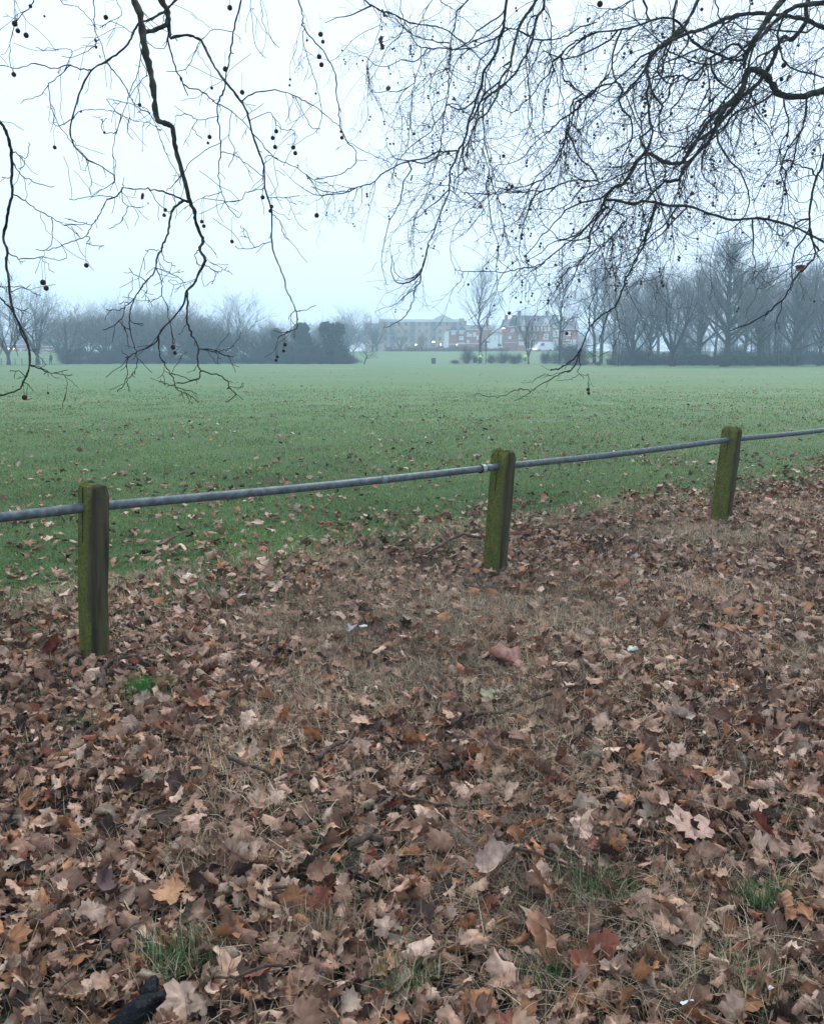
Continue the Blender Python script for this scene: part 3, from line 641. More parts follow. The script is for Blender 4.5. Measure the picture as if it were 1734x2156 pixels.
# dark notice post beside first cyclist
def notice_post():
    x, y = place(c4(285, 0)[0], 152); H = hgt(c4(0, 490)[1], 152); r = empty('notice_post', (x, y, tz(x, y))); tag(r, 'thin dark post with a narrow blue panel beside the first cyclist', 'post')
    mb = MB(); mb.tube([Vector((0, 0, 0)), Vector((0, 0, H))], [.07, .06], 8); mb.build('pole', M['pole'], r)
    mb = MB(); mb.box((0, -.09, H - .75), (.34, .06, 1.4)); mb.build('panel', mat('blue_panel', (.03, .07, .16), rough=.5), r)
notice_post()
def litter_bin():
    x, y = place(912.3, 146); r = empty('litter_bin', (x, y, tz(x, y)), R(25)); tag(r, 'square dark blue litter bin with a reddish side, alone on the open grass', 'litter bin')
    mb = MB(); mb.box((0, 0, .45), (.56, .56, .78), top=1.03); mb.build('body', mat('bin_blue', (.02, .045, .10), (.03, .06, .13), scale=3, rough=.5), r)
    mb = MB(); mb.box((-.285, 0, .45), (.02, .48, .7)); mb.build('side_panel', mat('bin_red', (.16, .03, .04), rough=.5), r)
    mb = MB(); mb.box((0, 0, .90), (.62, .62, .1), top=.8); mb.build('lid', M['pole'], r)
    mb = MB(); mb.box((0, 0, .03), (.5, .5, .06)); mb.build('base', M['pole'], r)
litter_bin()
def low_fence():
    r = empty('low_fence', (at_y(50, 760, 134).x, 134, 0)); tag(r, 'low line of wooden stakes with a wire at the left edge of the field', 'fence')
    x0 = at_y(-12, 760, 134).x - r.location.x; x1 = at_y(104, 760, 134).x - r.location.x
    n = 9
    for i in range(n):
        x = x0 + (x1 - x0) * i / (n - 1); mb = MB(); mb.tube([Vector((x, 0, -.1)), Vector((x + .02, 0, .95))], [.06, .05], 6); mb.build('stake', M['far_bark'], r)
    mb = MB(); [mb.tube([Vector((x0, 0, z)), Vector((x1, 0, z))], [.012, .012], 4) for z in (.45, .85)]; mb.build('wire', M['pole'], r)
low_fence()

# ================================================================= people and bicycles
def skin(name, joints, bones, m, parent, sub=1, root=0):
    me = bpy.data.meshes.new(name); me.from_pydata([j[0] for j in joints], bones, []); me.materials.append(m)
    o = obj(name, me, parent); md = o.modifiers.new('skin', 'SKIN'); md.use_smooth_shade = True
    sv = me.skin_vertices[0].data if len(me.skin_vertices) else None
    if sv is None:
        bpy.context.view_layer.objects.active = o; me.skin_vertices.new() if hasattr(me.skin_vertices, 'new') else None; sv = me.skin_vertices[0].data
    for i, j in enumerate(joints): sv[i].radius = (j[1], j[1]); sv[i].use_root = (i == root)
    s = o.modifiers.new('sub', 'SUBSURF'); s.levels = sub; s.render_levels = sub
    return o
skm = mat('skin', (.45, .28, .2)); jeans = mat('jeans', (.05, .09, .2), (.09, .14, .27), scale=10); blk = mat('black_cloth', (.015, .015, .02)); navy = mat('navy_coat', (.02, .03, .06))
def bike(loc, rz, lab):
    r = empty('bicycle', loc, rz); tag(r, lab, 'bicycle')
    for sx in (-.52, .52):
        mb = MB(); P = [Vector((sx + .33 * math.cos(a), 0, .35 + .33 * math.sin(a))) for a in [2 * math.pi * i / 20 for i in range(21)]]
        mb.tube(P, [.022] * 21, 5); w = mb.build('wheel', M['tyre'], r)
        mb = MB(); [mb.tube([Vector((sx, 0, .35)), P[k]], [.003, .003], 3) for k in range(0, 20, 2)]; mb.build('spokes', M['sleeve'], w)
    mb = MB(); a, b, c, d, e = Vector((-.52, 0, .35)), Vector((-.05, 0, .33)), Vector((-.2, 0, .85)), Vector((.38, 0, .85)), Vector((.52, 0, .35))
    for p, q in ((a, b), (a, c), (b, c), (c, d), (b, d), (d, e)): mb.tube([p, q], [.018, .018], 5)
    mb.build('frame', M['pole'], r)
    mb = MB(); mb.tube([Vector((.34, -.28, 1.0)), Vector((.4, -.2, 1.02)), Vector((.38, 0, 1.0)), Vector((.4, .2, 1.02)), Vector((.34, .28, 1.0))], [.014] * 5, 5); mb.tube([d, Vector((.38, 0, 1.0))], [.014, .014], 5); mb.build('handlebar', M['pole'], r)
    mb = MB(); mb.box((-.22, 0, .94), (.26, .14, .06), top=.7); mb.tube([c, Vector((-.22, 0, .92))], [.014, .014], 5); mb.build('saddle', blk, r)
def cyclist(loc, rz, lab, pack=True, trousers=jeans):
    r = empty('person', loc, rz); tag(r, lab, 'person')
    J = [((-.2, 0, 1.0), .15), ((-.1, 0, 1.22), .14), ((.06, 0, 1.43), .15), ((.12, 0, 1.54), .06), ((.16, 0, 1.66), .1), ((.17, 0, 1.76), .08),
         ((.06, .2, 1.42), .06), ((.2, .27, 1.2), .045), ((.38, .24, 1.05), .035), ((.06, -.2, 1.42), .06), ((.2, -.27, 1.2), .045), ((.38, -.24, 1.05), .035),
         ((.12, .1, .86), .08), ((.05, .11, .45), .055), ((.12, .11, .4), .04), ((.06, -.1, .72), .08), ((-.1, -.11, .32), .055), ((0, -.11, .24), .04)]
    B = [(0, 1), (1, 2), (2, 3), (3, 4), (4, 5), (2, 6), (6, 7), (7, 8), (2, 9), (9, 10), (10, 11), (0, 12), (12, 13), (13, 14), (0, 15), (15, 16), (16, 17)]
    skin('body', J, B, skm, r)
    skin('jacket', [(J[0][0], .18), (J[1][0], .19), (J[2][0], .19), (J[6][0], .09), (J[7][0], .075), ((.36, .245, 1.07), .05), (J[9][0], .09), (J[10][0], .075), ((.36, -.245, 1.07), .05)],
         [(0, 1), (1, 2), (2, 3), (3, 4), (4, 5), (2, 6), (6, 7), (7, 8)], M['hiviz'], r)
    skin('trousers', [((-.2, 0, .93), .17), (J[12][0], .1), ((.06, .11, .52), .075), (J[15][0], .1), ((-.08, -.11, .38), .075)], [(0, 1), (1, 2), (0, 3), (3, 4)], trousers, r)
    mb = MB(); mb.sphere((.16, 0, 1.76), .13, 12, 8, .75); mb.build('helmet', M['white'], r, True)
    if pack: mb = MB(); mb.box((-.2, 0, 1.32), (.16, .28, .42), top=.8); mb.build('backpack', blk, r)
x, y = place(c4(220, 0)[0], 144); z = tz(x, y)
bike((x, y, z), R(150), 'bicycle ridden by the first cyclist, in front of the slim tree')
cyclist((x, y, z), R(150), 'cyclist in a yellow hi-vis jacket, white helmet, jeans and black backpack, riding in full view')
x, y = place(c4(832, 0)[0], 147.5); z = tz(x, y)
bike((x, y, z), R(35), 'bicycle hidden behind the dense shrub under the second cyclist')
cyclist((x, y, z), R(35), 'cyclist in a yellow hi-vis jacket half hidden behind the dense dark shrub', False, navy)
def walker(px, D, lab, m, rz=0):
    x, y = place(px, D); r = empty('person', (x, y, tz(x, y)), rz); tag(r, lab, 'person')
    J = [((0, 0, .95), .13), ((0, 0, 1.2), .12), ((0, 0, 1.42), .14), ((0, .01, 1.54), .055), ((0, .03, 1.64), .095), ((0, .02, 1.73), .085),
         ((.2, 0, 1.4), .055), ((.24, .02, 1.14), .045), ((.22, .1, .92), .035), ((-.2, 0, 1.4), .055), ((-.24, .0, 1.14), .045), ((-.22, .06, .92), .035),
         ((.09, 0, .88), .09), ((.1, .1, .5), .06), ((.1, .06, .08), .045), ((.1, .2, .04), .04), ((-.09, 0, .88), .09), ((-.1, .02, .5), .06), ((-.1, -.16, .12), .045), ((-.1, -.04, .05), .04)]
    B = [(0, 1), (1, 2), (2, 3), (3, 4), (4, 5), (2, 6), (6, 7), (7, 8), (2, 9), (9, 10), (10, 11), (0, 12), (12, 13), (13, 14), (14, 15), (0, 16), (16, 17), (17, 18), (18, 19)]
    skin('body', J, B, skm, r)
    skin('coat', [((0, 0, .8), .2), (J[1][0], .19), (J[2][0], .18), (J[6][0], .09), (J[7][0], .075), ((.22, .08, .98), .06), (J[9][0], .09), (J[10][0], .075), ((-.22, .05, .98), .06)], [(0, 1), (1, 2), (2, 3), (3, 4), (4, 5), (2, 6), (6, 7), (7, 8)], m, r)
    skin('trousers', [((0, 0, .9), .15), (J[12][0], .11), (J[13][0], .085), ((.1, .06, .12), .065), (J[16][0], .11), (J[17][0], .085), ((-.1, -.14, .16), .065)], [(0, 1), (1, 2), (2, 3), (0, 4), (4, 5), (5, 6)], blk, r)
    mb = MB(); mb.sphere((0, .01, 1.71), .115, 10, 8, .95); mb.build('hair', blk, r, True)
walker(108, 138, 'person in a dark coat walking past the left end of the hedge', navy, R(70))

# ================================================================= roadside fence in the foreground
def post_material():
    m = bpy.data.materials.new('mossy_post'); m.use_nodes = True; t = m.node_tree; b = t.nodes['Principled BSDF']; N = t.nodes.new; L = t.links.new
    b.inputs['Roughness'].default_value = .9; b.inputs['Specular IOR Level'].default_value = .1
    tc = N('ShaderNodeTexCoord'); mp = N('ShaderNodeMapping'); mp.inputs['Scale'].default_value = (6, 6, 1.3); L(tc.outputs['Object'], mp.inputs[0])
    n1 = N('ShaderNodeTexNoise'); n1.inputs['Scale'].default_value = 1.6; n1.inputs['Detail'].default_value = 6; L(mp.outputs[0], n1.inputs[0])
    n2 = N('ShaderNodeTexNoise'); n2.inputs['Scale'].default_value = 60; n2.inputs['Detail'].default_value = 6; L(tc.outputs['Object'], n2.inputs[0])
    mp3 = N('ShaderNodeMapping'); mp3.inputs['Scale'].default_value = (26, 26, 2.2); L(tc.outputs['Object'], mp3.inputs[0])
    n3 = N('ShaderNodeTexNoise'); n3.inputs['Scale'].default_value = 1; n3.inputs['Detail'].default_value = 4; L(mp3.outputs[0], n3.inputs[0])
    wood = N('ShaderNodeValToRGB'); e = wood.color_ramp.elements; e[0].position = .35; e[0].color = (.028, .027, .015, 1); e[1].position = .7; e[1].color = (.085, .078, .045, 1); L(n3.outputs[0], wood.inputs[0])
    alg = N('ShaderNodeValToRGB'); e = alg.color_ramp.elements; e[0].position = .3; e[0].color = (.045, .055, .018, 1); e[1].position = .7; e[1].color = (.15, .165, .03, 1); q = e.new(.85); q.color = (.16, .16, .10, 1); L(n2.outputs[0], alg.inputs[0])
    # more algae colour on the local -x side; camera-facing -y side set darker
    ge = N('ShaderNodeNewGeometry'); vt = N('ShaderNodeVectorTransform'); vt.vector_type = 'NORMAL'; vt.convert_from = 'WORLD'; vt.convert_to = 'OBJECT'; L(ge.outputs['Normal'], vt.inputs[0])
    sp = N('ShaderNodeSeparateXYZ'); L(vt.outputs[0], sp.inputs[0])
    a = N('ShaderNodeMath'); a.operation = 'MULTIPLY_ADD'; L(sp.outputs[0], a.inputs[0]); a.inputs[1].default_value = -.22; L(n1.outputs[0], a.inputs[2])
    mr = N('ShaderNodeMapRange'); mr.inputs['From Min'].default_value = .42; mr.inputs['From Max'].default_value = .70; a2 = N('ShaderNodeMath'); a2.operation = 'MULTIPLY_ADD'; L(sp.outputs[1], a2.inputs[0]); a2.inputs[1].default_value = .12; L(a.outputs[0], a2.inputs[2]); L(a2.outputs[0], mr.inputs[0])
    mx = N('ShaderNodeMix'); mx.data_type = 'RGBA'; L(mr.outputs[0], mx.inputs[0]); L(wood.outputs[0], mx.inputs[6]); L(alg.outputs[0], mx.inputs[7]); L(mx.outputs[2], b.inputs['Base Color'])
    bp = N('ShaderNodeBump'); bp.inputs['Strength'].default_value = .6; bp.inputs['Distance'].default_value = .006; L(n3.outputs[0], bp.inputs['Height']); L(bp.outputs[0], b.inputs['Normal'])
    return m
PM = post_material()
ANG = math.atan2(fd.y, fd.x)
def fence():
    r = empty('post_and_rail_fence', PB[1]); tag(r, 'fence of mossy square posts carrying one grey metal pipe rail', 'fence')
    step = (PB[2] - PB[0]) / 2; base = [PB[0] - step, PB[0], PB[1], PB[2], PB[2] + step, PB[2] + step * 2]
    Ht = [.93, .955, .925, .925, .92, .92]; lean = .062
    import bmesh
    for i, (b, H) in enumerate(zip(base, Ht)):
        bm = bmesh.new(); ex, ey = .055, .085; rings = []
        pr = random.Random(40 + i); lv = [(-.25, 1, 1), (0, 1, 1)] + [(H * k / 10, 1 + pr.gauss(0, .012), 1 + pr.gauss(0, .01)) for k in range(1, 10)] + [(H - .06, 1, 1), (H - .03 - pr.random() * .01, .95, .96), (H - .012, pr.uniform(.78, .88), .87), (H, pr.uniform(.5, .66), pr.uniform(.6, .7))]
        ch = .014
        for z, sx, sy in lv:
            X, Y = ex * sx, ey * sy; w = .0025 * math.sin(z * 9 + i)
            rings.append([bm.verts.new((x + w + pr.gauss(0, .0016), y + pr.gauss(0, .0016), z + (pr.gauss(0, .004) if z > H - .05 else 0))) for x, y in ((-X + ch, -Y), (X - ch, -Y), (X, -Y + ch), (X, Y - ch), (X - ch, Y), (-X + ch, Y), (-X, Y - ch), (-X, -Y + ch))])
        for a, c in zip(rings, rings[1:]):
            for k in range(8): bm.faces.new((a[k], a[(k + 1) % 8], c[(k + 1) % 8], c[k]))
        bm.faces.new(rings[-1])
        # the weathering split in the left face, thin dark strips in place of a cut groove
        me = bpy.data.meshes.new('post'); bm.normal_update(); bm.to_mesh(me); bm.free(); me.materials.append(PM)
        for p in me.polygons: p.use_smooth = False
        o = obj('post', me, r); o.location = b - r.location
        o.rotation_euler = (Matrix.Rotation(lean, 3, 'Y') @ Matrix.Rotation(ANG, 3, 'Z')).to_euler()
        mb = MB(); mb.box((-ex - .0005, .004 * (-1) ** i, H - .10), (.004, .006, .16)); mb.box((-ex - .0005, .004 * (-1) ** i, H - .24), (.004, .003, .14)); mb.build('split', M['dark'], o)
    # rail height follows the photograph at each post
    def rp(i, py_px):
        b = base[i]; return b
    zr = {0: .845, 1: .83, 2: .80, 3: .805, 4: .80, 5: .80}
    P = [base[i] + Vector((lean * zr[i], 0, zr[i])) - r.location for i in range(6)]
    pts = []
    for i in range(5):
        for k in range(8):
            t = k / 8; q = P[i].lerp(P[i + 1], t); q.z -= .012 * math.sin(math.pi * t); pts.append(q)
    pts.append(P[5])
    mb = MB(); mb.tube(pts, [.0255] * len(pts), 16); mb.build('rail', M['pipe'], r, True)
    d = (P[2] - P[1]).normalized(); c = P[2] - d * .20
    for off, rad, ln, mm, nm in ((0, .031, .032, M['sleeve'], 'sleeve'), (-.028, .033, .008, M['dark'], 'joint_ring'), (.022, .0275, .006, M['dark'], 'joint_ring')):
        mb = MB(); q = c + d * off; q.z -= .004; mb.tube([q - d * ln / 2, q + d * ln / 2], [rad, rad], 16); mb.build(nm, mm, r, True)
    c = P[1].lerp(P[2], .63); mb = MB(); mb.tube([c - d * .02 - Vector((0, 0, .011)), c + d * .02 - Vector((0, 0, .011))], [.0265, .0265], 16); mb.build('paint_band', mat('worn_band', (.17, .19, .2), rough=.6), r, True)
fence()

# ================================================================= leaf litter, grass
def leaf_shape(seed, hi=True):
    """one plane leaf, unit size, curled; returns V (n,3), T, vein weight"""
    rg = random.Random(seed); n = 30 if hi else 12; rings = (.45, 1.0) if hi else (1.0,)
    k = rg.uniform(.7, 1.1); fill = rg.uniform(.05, .7); lobes = [math.pi / 2, math.pi / 2 - 1.05, math.pi / 2 + 1.05, math.pi / 2 - 2.05, math.pi / 2 + 2.05]; LR = [.56, .5, .5, .36, .36]
    V = [(0, 0, 0)]; vw = [1.2]
    for ri in rings:
        for i in range(n):
            a = 2 * math.pi * i / n; r = .19
            for la, lr in zip(lobes, LR):
                da = abs((a - la + math.pi) % (2 * math.pi) - math.pi)
                r = max(r, lr * max(0, 1 - (da / .80) ** 1.5) * (1 - fill) + .16 + lr * .55 * fill + .12 * fill)
            r *= (1 + (.09 if i % 2 else -.09) + rg.uniform(-.09, .09)) * (.6 + .4 * k)
            V.append((r * ri * math.cos(a), r * ri * math.sin(a), 0)); vw.append(1.05 if ri < 1 else .88)
    V = np.array(V, float); T = []
    for i in range(n): T.append((0, 1 + i, 1 + (i + 1) % n))
    if hi:
        for i in range(n):
            j = (i + 1) % n; T += [(1 + i, 1 + n + i, 1 + n + j), (1 + i, 1 + n + j, 1 + j)]
    # curl: roll round a random in-plane axis, then a second weaker bend
    def bend(V, ang, c, off=0):
        ca, sa = math.cos(ang), math.sin(ang); u = V[:, 0] * ca + V[:, 1] * sa; v = -V[:, 0] * sa + V[:, 1] * ca; z = V[:, 2].copy()
        cc = c * np.where(u > off, 1, rg.uniform(.2, 1)); cc = np.where(np.abs(cc) < 1e-3, 1e-3, cc)
        uu = (u - off); un = np.sin(uu * cc) / cc + off; zn = z + (1 - np.cos(uu * cc)) / cc
        un = un - z * np.sin(uu * cc)
        return np.stack([un * ca - v * sa, un * sa + v * ca, zn], 1)
    ty = rg.random()
    V = bend(V, rg.uniform(0, 6.28), rg.uniform(1.0, 3.2) if ty < .38 else (rg.uniform(3.4, 8.5) if ty < .84 else rg.uniform(-2.6, .8)), rg.uniform(-.1, .15))
    V = bend(V, rg.uniform(0, 6.28), rg.uniform(-2.2, 2.4))
    V[:, 2] += np.array([rg.gauss(0, .03) for _ in range(len(V))]); V[:, 2] -= V[:, 2].min() * .8
    return V, np.array(T), np.array(vw)
PAL = [((.265, .150, .098), 28), ((.36, .220, .150), 28), ((.50, .34, .255), 17), ((.31, .142, .068), 13), ((.16, .086, .060), 18), ((.055, .032, .025), 13), ((.22, .075, .045), 4), ((.27, .205, .15), 6)]
PALC = [c for c, w in PAL for _ in range(w)]
HI = [leaf_shape(100 + i, True) for i in range(60)]; LO = [leaf_shape(300 + i, False) for i in range(20)]
def scatter_leaves(name, pts, lib, mat_, rg, flat=.46):
    VV = []; TT = []; CC = []; off = 0
    for (x, y, z, s) in pts:
        V, T, vw = rg.choice(lib); a = rg.uniform(0, 6.28)
        rx, ry = rg.gauss(0, flat), rg.gauss(0, flat)
        if rg.random() < .3: rx += math.pi
        m = (Matrix.Rotation(a, 3, 'Z') @ Matrix.Rotation(rx, 3, 'X') @ Matrix.Rotation(ry, 3, 'Y'))
        A = np.array(m) * s; P = V @ A.T; P[:, 2] -= P[:, 2].min() * .9; P += np.array((x, y, z))
        c = np.array(rg.choice(PALC)) * rg.uniform(.75, 1.25)
        VV.append(P); TT.append(T + off); off += len(P); CC.append(c[None, :] * vw[:, None])
    return np_mesh(name, np.concatenate(VV), np.concatenate(TT), mat_, np.concatenate(CC), True)
def nz2(x, y, s, o=0): return mnoise.noise(Vector((x * s + o, y * s - o, o)))
def litter_density(x, y):
    d = fdist(x, y) + .7 * nz2(x, y, .55, 3)
    d += .9 * nz2(x, y, 1.3, 17); d += .35 * sstep(.5, 3, x); base = (1 - sstep(-.7, 2.5, d))
    base = max(base, .06 * (1 - sstep(1.2, 3.5, d)), .018 * (1 - sstep(4, 8, d)))
    grassy = sstep(.12, .42, nz2(x, y, 1.1, 11))      # thin patches where straw shows
    # straw strip in front of the middle post
    q = math.exp(-((x - .55) ** 2 / 1.1 + (y - 5.3) ** 2 / .5)) + .8 * math.exp(-((x - .2) ** 2 / .5 + (y - 4.2) ** 2 / .35)) + .7 * math.exp(-((x - 2.7) ** 2 / .6 + (y - 7.6) ** 2 / .5))
    p2 = sstep(.05, .45, nz2(x, y, 2.3, 31))
    return base * (1 - .5 * grassy) * (1 - .4 * p2) * (1 - .72 * min(1, q))
rl = random.Random(5)
near = []; mid = []
def fill(y0, y1, dens, lst):
    y = y0
    while y < y1:
        w = .56 * y + 1.5; n = int(dens * 2 * w * .25 + .5)
        for _ in range(n):
            X = rl.uniform(-w, w); Y = y + rl.random() * .25
            if rl.random() < litter_density(X, Y):
                lst.append((X, Y, tz(X, Y) + rl.uniform(.0, .022), (rl.triangular(.03, .105, .042) if rl.random() < .72 else rl.uniform(.016, .034))))
        y += .25
fill(1.2, 4.6, 1480, near); fill(4.6, 14.0, 1080, mid)
tag(obj('leaf_litter', scatter_leaves('leaf_litter', near, HI, M['leaf'], rl)), 'thick carpet of curled brown fallen leaves in the foreground', 'fallen leaves', kind='stuff')
tag(obj('leaf_litter', scatter_leaves('leaf_litter', mid, LO, M['leaf'], rl, .42)), 'carpet of smaller looking brown leaves running along and under the fence', 'fallen leaves', kind='stuff')
far = []
for _ in range(11500):
    y = 4.6 + 75 * rl.random() ** 2.0; w = .62 * y + 2; x = rl.uniform(-w, w)
    d = fdist(x, y); 
    if d < .6: continue
    k = (.50 + 1.4 * nz2(x, y, .25, 9) + .5 * nz2(x, y, 1.1, 4)) * (1 - .55 * sstep(12, 60, y))
    if rl.random() < k: far.append((x, y, tz(x, y) + .01 + rl.uniform(0, .02), rl.uniform(.045, .105)))
tag(obj('scattered_leaves', scatter_leaves('scattered_leaves', far, LO, M['leaf'], rl, .3)), 'fallen leaves scattered thinly over the open grass', 'fallen leaves', kind='stuff')

def blades(name, pts, rg, h0, h1, w, cols, lean=.8, seg=2, mat_=None, wm=1.0):
    n = len(pts); P = np.array(pts); rs = np.random.RandomState(rg.randrange(9999))
    ang = rs.uniform(0, 6.28, n); hh = rs.uniform(h0, h1, n); ww = w * rs.uniform(.6, 1.3, n) * wm; ln = rs.normal(0, lean, n) * hh; la = rs.uniform(0, 6.28, n)
    rows = seg + 1; V = np.zeros((n, rows * 2 - 1, 3))
    for i in range(rows):
        t = i / seg; zz = hh * (t - .35 * t * t * np.clip(np.abs(ln / hh), 0, 1.6)); cx = P[:, 0] + np.cos(la) * ln * t ** 1.7; cy = P[:, 1] + np.sin(la) * ln * t ** 1.7
        wd = ww * (1 - t) / 2
        if i < seg:
            V[:, 2 * i, 0] = cx - np.cos(ang) * wd; V[:, 2 * i, 1] = cy - np.sin(ang) * wd; V[:, 2 * i, 2] = P[:, 2] + zz
            V[:, 2 * i + 1, 0] = cx + np.cos(ang) * wd; V[:, 2 * i + 1, 1] = cy + np.sin(ang) * wd; V[:, 2 * i + 1, 2] = P[:, 2] + zz
        else: V[:, 2 * i, 0] = cx; V[:, 2 * i, 1] = cy; V[:, 2 * i, 2] = P[:, 2] + zz
    tri = []
    for i in range(seg - 1): tri += [(2 * i, 2 * i + 1, 2 * i + 3), (2 * i, 2 * i + 3, 2 * i + 2)]
    i = seg - 1; tri.append((2 * i, 2 * i + 1, 2 * i + 2)); tri = np.array(tri); m = rows * 2 - 1
    T = (tri[None] + (np.arange(n) * m)[:, None, None]).reshape(-1, 3)
    C = np.array(cols)[rs.randint(0, len(cols), n)] * rs.uniform(.7, 1.25, (n, 1)) * (1 + .35 * np.sin(P[:, 0] * 2.3 + 1.5 * np.sin(P[:, 1] * 1.1)) * np.sin(P[:, 1] * 1.7 + 1.2 * np.sin(P[:, 0] * .9)))[:, None]; C = np.repeat(C, m, 0)
    return np_mesh(name, V.reshape(-1, 3), T, mat_ or M['blade'], C, False)
GREEN = [(.05, .13, .035), (.065, .16, .05), (.04, .10, .035), (.10, .19, .07)]
LAWN = [(.092, .185, .034), (.118, .225, .046), (.062, .130, .023), (.165, .26, .068), (.33, .29, .13)]
STRAW = [(.46, .35, .23), (.60, .48, .34), (.31, .23, .15), (.44, .33, .22), (.19, .145, .09)]
lawn = []
y = 4.5
while y < 48:
    w = .56 * y + 1.4; dens = 1700 * min(1, 7.5 / y) ** 2 * (1 - sstep(28, 48, y)); n = int(dens * 2 * w * .25)
    for _ in range(n):
        X = rl.uniform(-w, w); Y = y + rl.random() * .25; d = fdist(X, Y) + .8 * nz2(X, Y, .8, 5)
        if d > -.9 + 1.9 * rl.random(): lawn.append((X, Y, tz(X, Y)))
    y += .25
print('lawn', len(lawn), 'near', len(near), 'mid', len(mid), 'far', len(far))
tag(obj('lawn_grass', blades('lawn_grass', lawn, rl, .022, .055, .0065, LAWN, .8, 1, None, np.clip(np.array([p[1] for p in lawn]) / 7.5, 1, 9))), 'short green grass covering the field beyond the fence', 'grass', kind='stuff')
straw = []; green = []
for _ in range(430000):
    y = 1.3 + 8.5 * rl.random() ** .9; w = .56 * y + 1.4; x = rl.uniform(-w, w); d = fdist(x, y)
    if d > 1.5: continue
    k = sstep(.02, .4, nz2(x, y, 1.1, 11)) * .8 + .25 * sstep(.1, .5, nz2(x, y, 3.3, 2))
    q = math.exp(-((x - .55) ** 2 / 1.3 + (y - 5.3) ** 2 / .7)) + .8 * math.exp(-((x - .2) ** 2 / .5 + (y - 4.2) ** 2 / .35)) + .8 * math.exp(-((x - 2.7) ** 2 / .6 + (y - 7.6) ** 2 / .5))
    if rl.random() < k * .7 + q + .2: straw.append((x, y, tz(x, y) + rl.uniform(0, .02)))
    elif rl.random() < .5 * sstep(.15, .5, nz2(x, y, 1.9, 21)): green.append((x, y, tz(x, y)))
print('straw', len(straw), 'green', len(green))
tag(obj('dry_grass', blades('dry_grass', straw, rl, .035, .10, .0034, STRAW, 1.5, 3)), 'pale dry matted grass showing between the fallen leaves', 'grass', kind='stuff')
tag(obj('green_grass', blades('green_grass', green, rl, .03, .075, .0035, GREEN, .8, 3)), 'sparse green blades poking through the fallen leaves', 'grass', kind='stuff')

def tuft(px, py, rad, n, lab, h=.11, cols=GREEN):
    p = ground(px, py); rg = random.Random(int(px))
    pts = [(rg.gauss(0, rad), rg.gauss(0, rad * .8), 0) for _ in range(n)]
    o = obj('grass_tuft', blades('grass_tuft', pts, rg, h * .5, h, .0045, cols, .55, 3)); o.location = p; tag(o, lab, 'grass tuft')
tuft(303, 1462, .05, 420, 'bright green grass tuft right of the curved stick at the left post', .13, [(.05, .20, .04), (.08, .26, .06), (.04, .14, .03)])
tuft(172, 1535, .035, 160, 'small green grass tuft below and left of the left post', .10)
tuft(375, 2040, .06, 330, 'green grass tuft near the bottom left above the black object', .15, GREEN + STRAW[:2])
tuft(1250, 1890, .055, 300, 'green and straw grass tuft at lower right of centre', .12, GREEN + STRAW[:1])
tuft(1608, 1930, .045, 260, 'green grass tuft near the right edge low in the photo', .12)
tuft(1160, 2060, .04, 160, 'thin green grass tuft left of a lone orange leaf at the bottom', .10)
tuft(1570, 2090, .07, 260, 'loose mixed grass tuft in the bottom right corner', .11, GREEN + STRAW[:3])
tuft(850, 2080, .05, 200, 'straggly green and straw tuft at the bottom centre', .12, GREEN + STRAW[:2])
tuft(680, 1960, .06, 260, 'grey straw tuft left of centre low in the photo', .12, STRAW)
tuft(440, 1820, .06, 520, 'round pale straw tuft in the lower left', .10, STRAW)
tuft(700, 1340, .09, 420, 'pale straw tuft beyond the white scraps', .10, STRAW)

# notable single leaves
def one_leaf(px, py, s, c, lab, seed, rx=0, ry=0, rz=0, dz=.05):
    V, T, vw = leaf_shape(seed, True); V = V * s; C = np.array(c)[None] * vw[:, None]
    o = obj('fallen_leaf', np_mesh('fallen_leaf', V, T, M['leaf'], C, True)); p = ground(px, py); o.location = (p.x, p.y, p.z + dz); o.rotation_euler = (rx, ry, rz)
    tag(o, lab, 'leaf')
one_leaf(1062, 1418, 0.178, (.38, .20, .155), 'large pinkish fallen leaf standing out right of centre', 401, .5, 0, .4, .05)
one_leaf(1035, 1497, 0.106, (.25, .25, .15), 'pale greenish fallen leaf lying on dry grass', 402, .15, 0, 1.2)
one_leaf(112, 1392, 0.132, (.16, .045, .025), 'dark rust red fallen leaf upright left of the left post', 403, 1.2, .2, .3, .07)
one_leaf(765, 1545, 0.112, (.42, .27, .19), 'light orange brown leaf with pointed lobes near the centre', 404, .2, 0, 2.2)
one_leaf(1455, 1790, 0.145, (.40, .26, .20), 'large tan curled leaf at the right below the middle', 105, .3, .2, .5, .06)
one_leaf(1425, 1535, 0.132, (.38, .29, .24), 'broad pale grey brown lobed leaf at the right', 412, .2, 0, 3.0)
one_leaf(1045, 1852, 0.139, (.38, .27, .22), 'big flat tan leaf with clear veins low in the middle', 413, .2, -.1, 0.2)
one_leaf(1145, 2030, 0.158, (.38, .20, .12), 'long orange brown curled leaf pointing down to the right at the bottom', 108, .5, .4, -.5, .06)
one_leaf(230, 1905, 0.132, (.10, .06, .065), 'dark purplish brown flat leaf in the lower left', 415, .25, 0, 2.6, .05)
one_leaf(360, 1915, 0.099, (.36, .19, .10), 'rolled orange brown leaf beside the dark purplish leaf', 110, .1, .1, 1.4, .05)
one_leaf(1610, 1790, 0.119, (.22, .06, .04), 'dark red leaf near the right edge', 417, .5, .2, 1.4, .05)
one_leaf(740, 1345, 0.086, (.30, .29, .27), 'grey curled leaf next to the white scraps', 418, .2, 0, .4)
one_leaf(500, 1835, 0.112, (.40, .27, .20), 'light star shaped leaf in the lower left of centre', 419, .25, 0, 1.9)
one_leaf(1640, 1970, 0.106, (.33, .16, .09), 'warm brown leaf near the right edge below the green tuft', 420, .2, .2, .9)

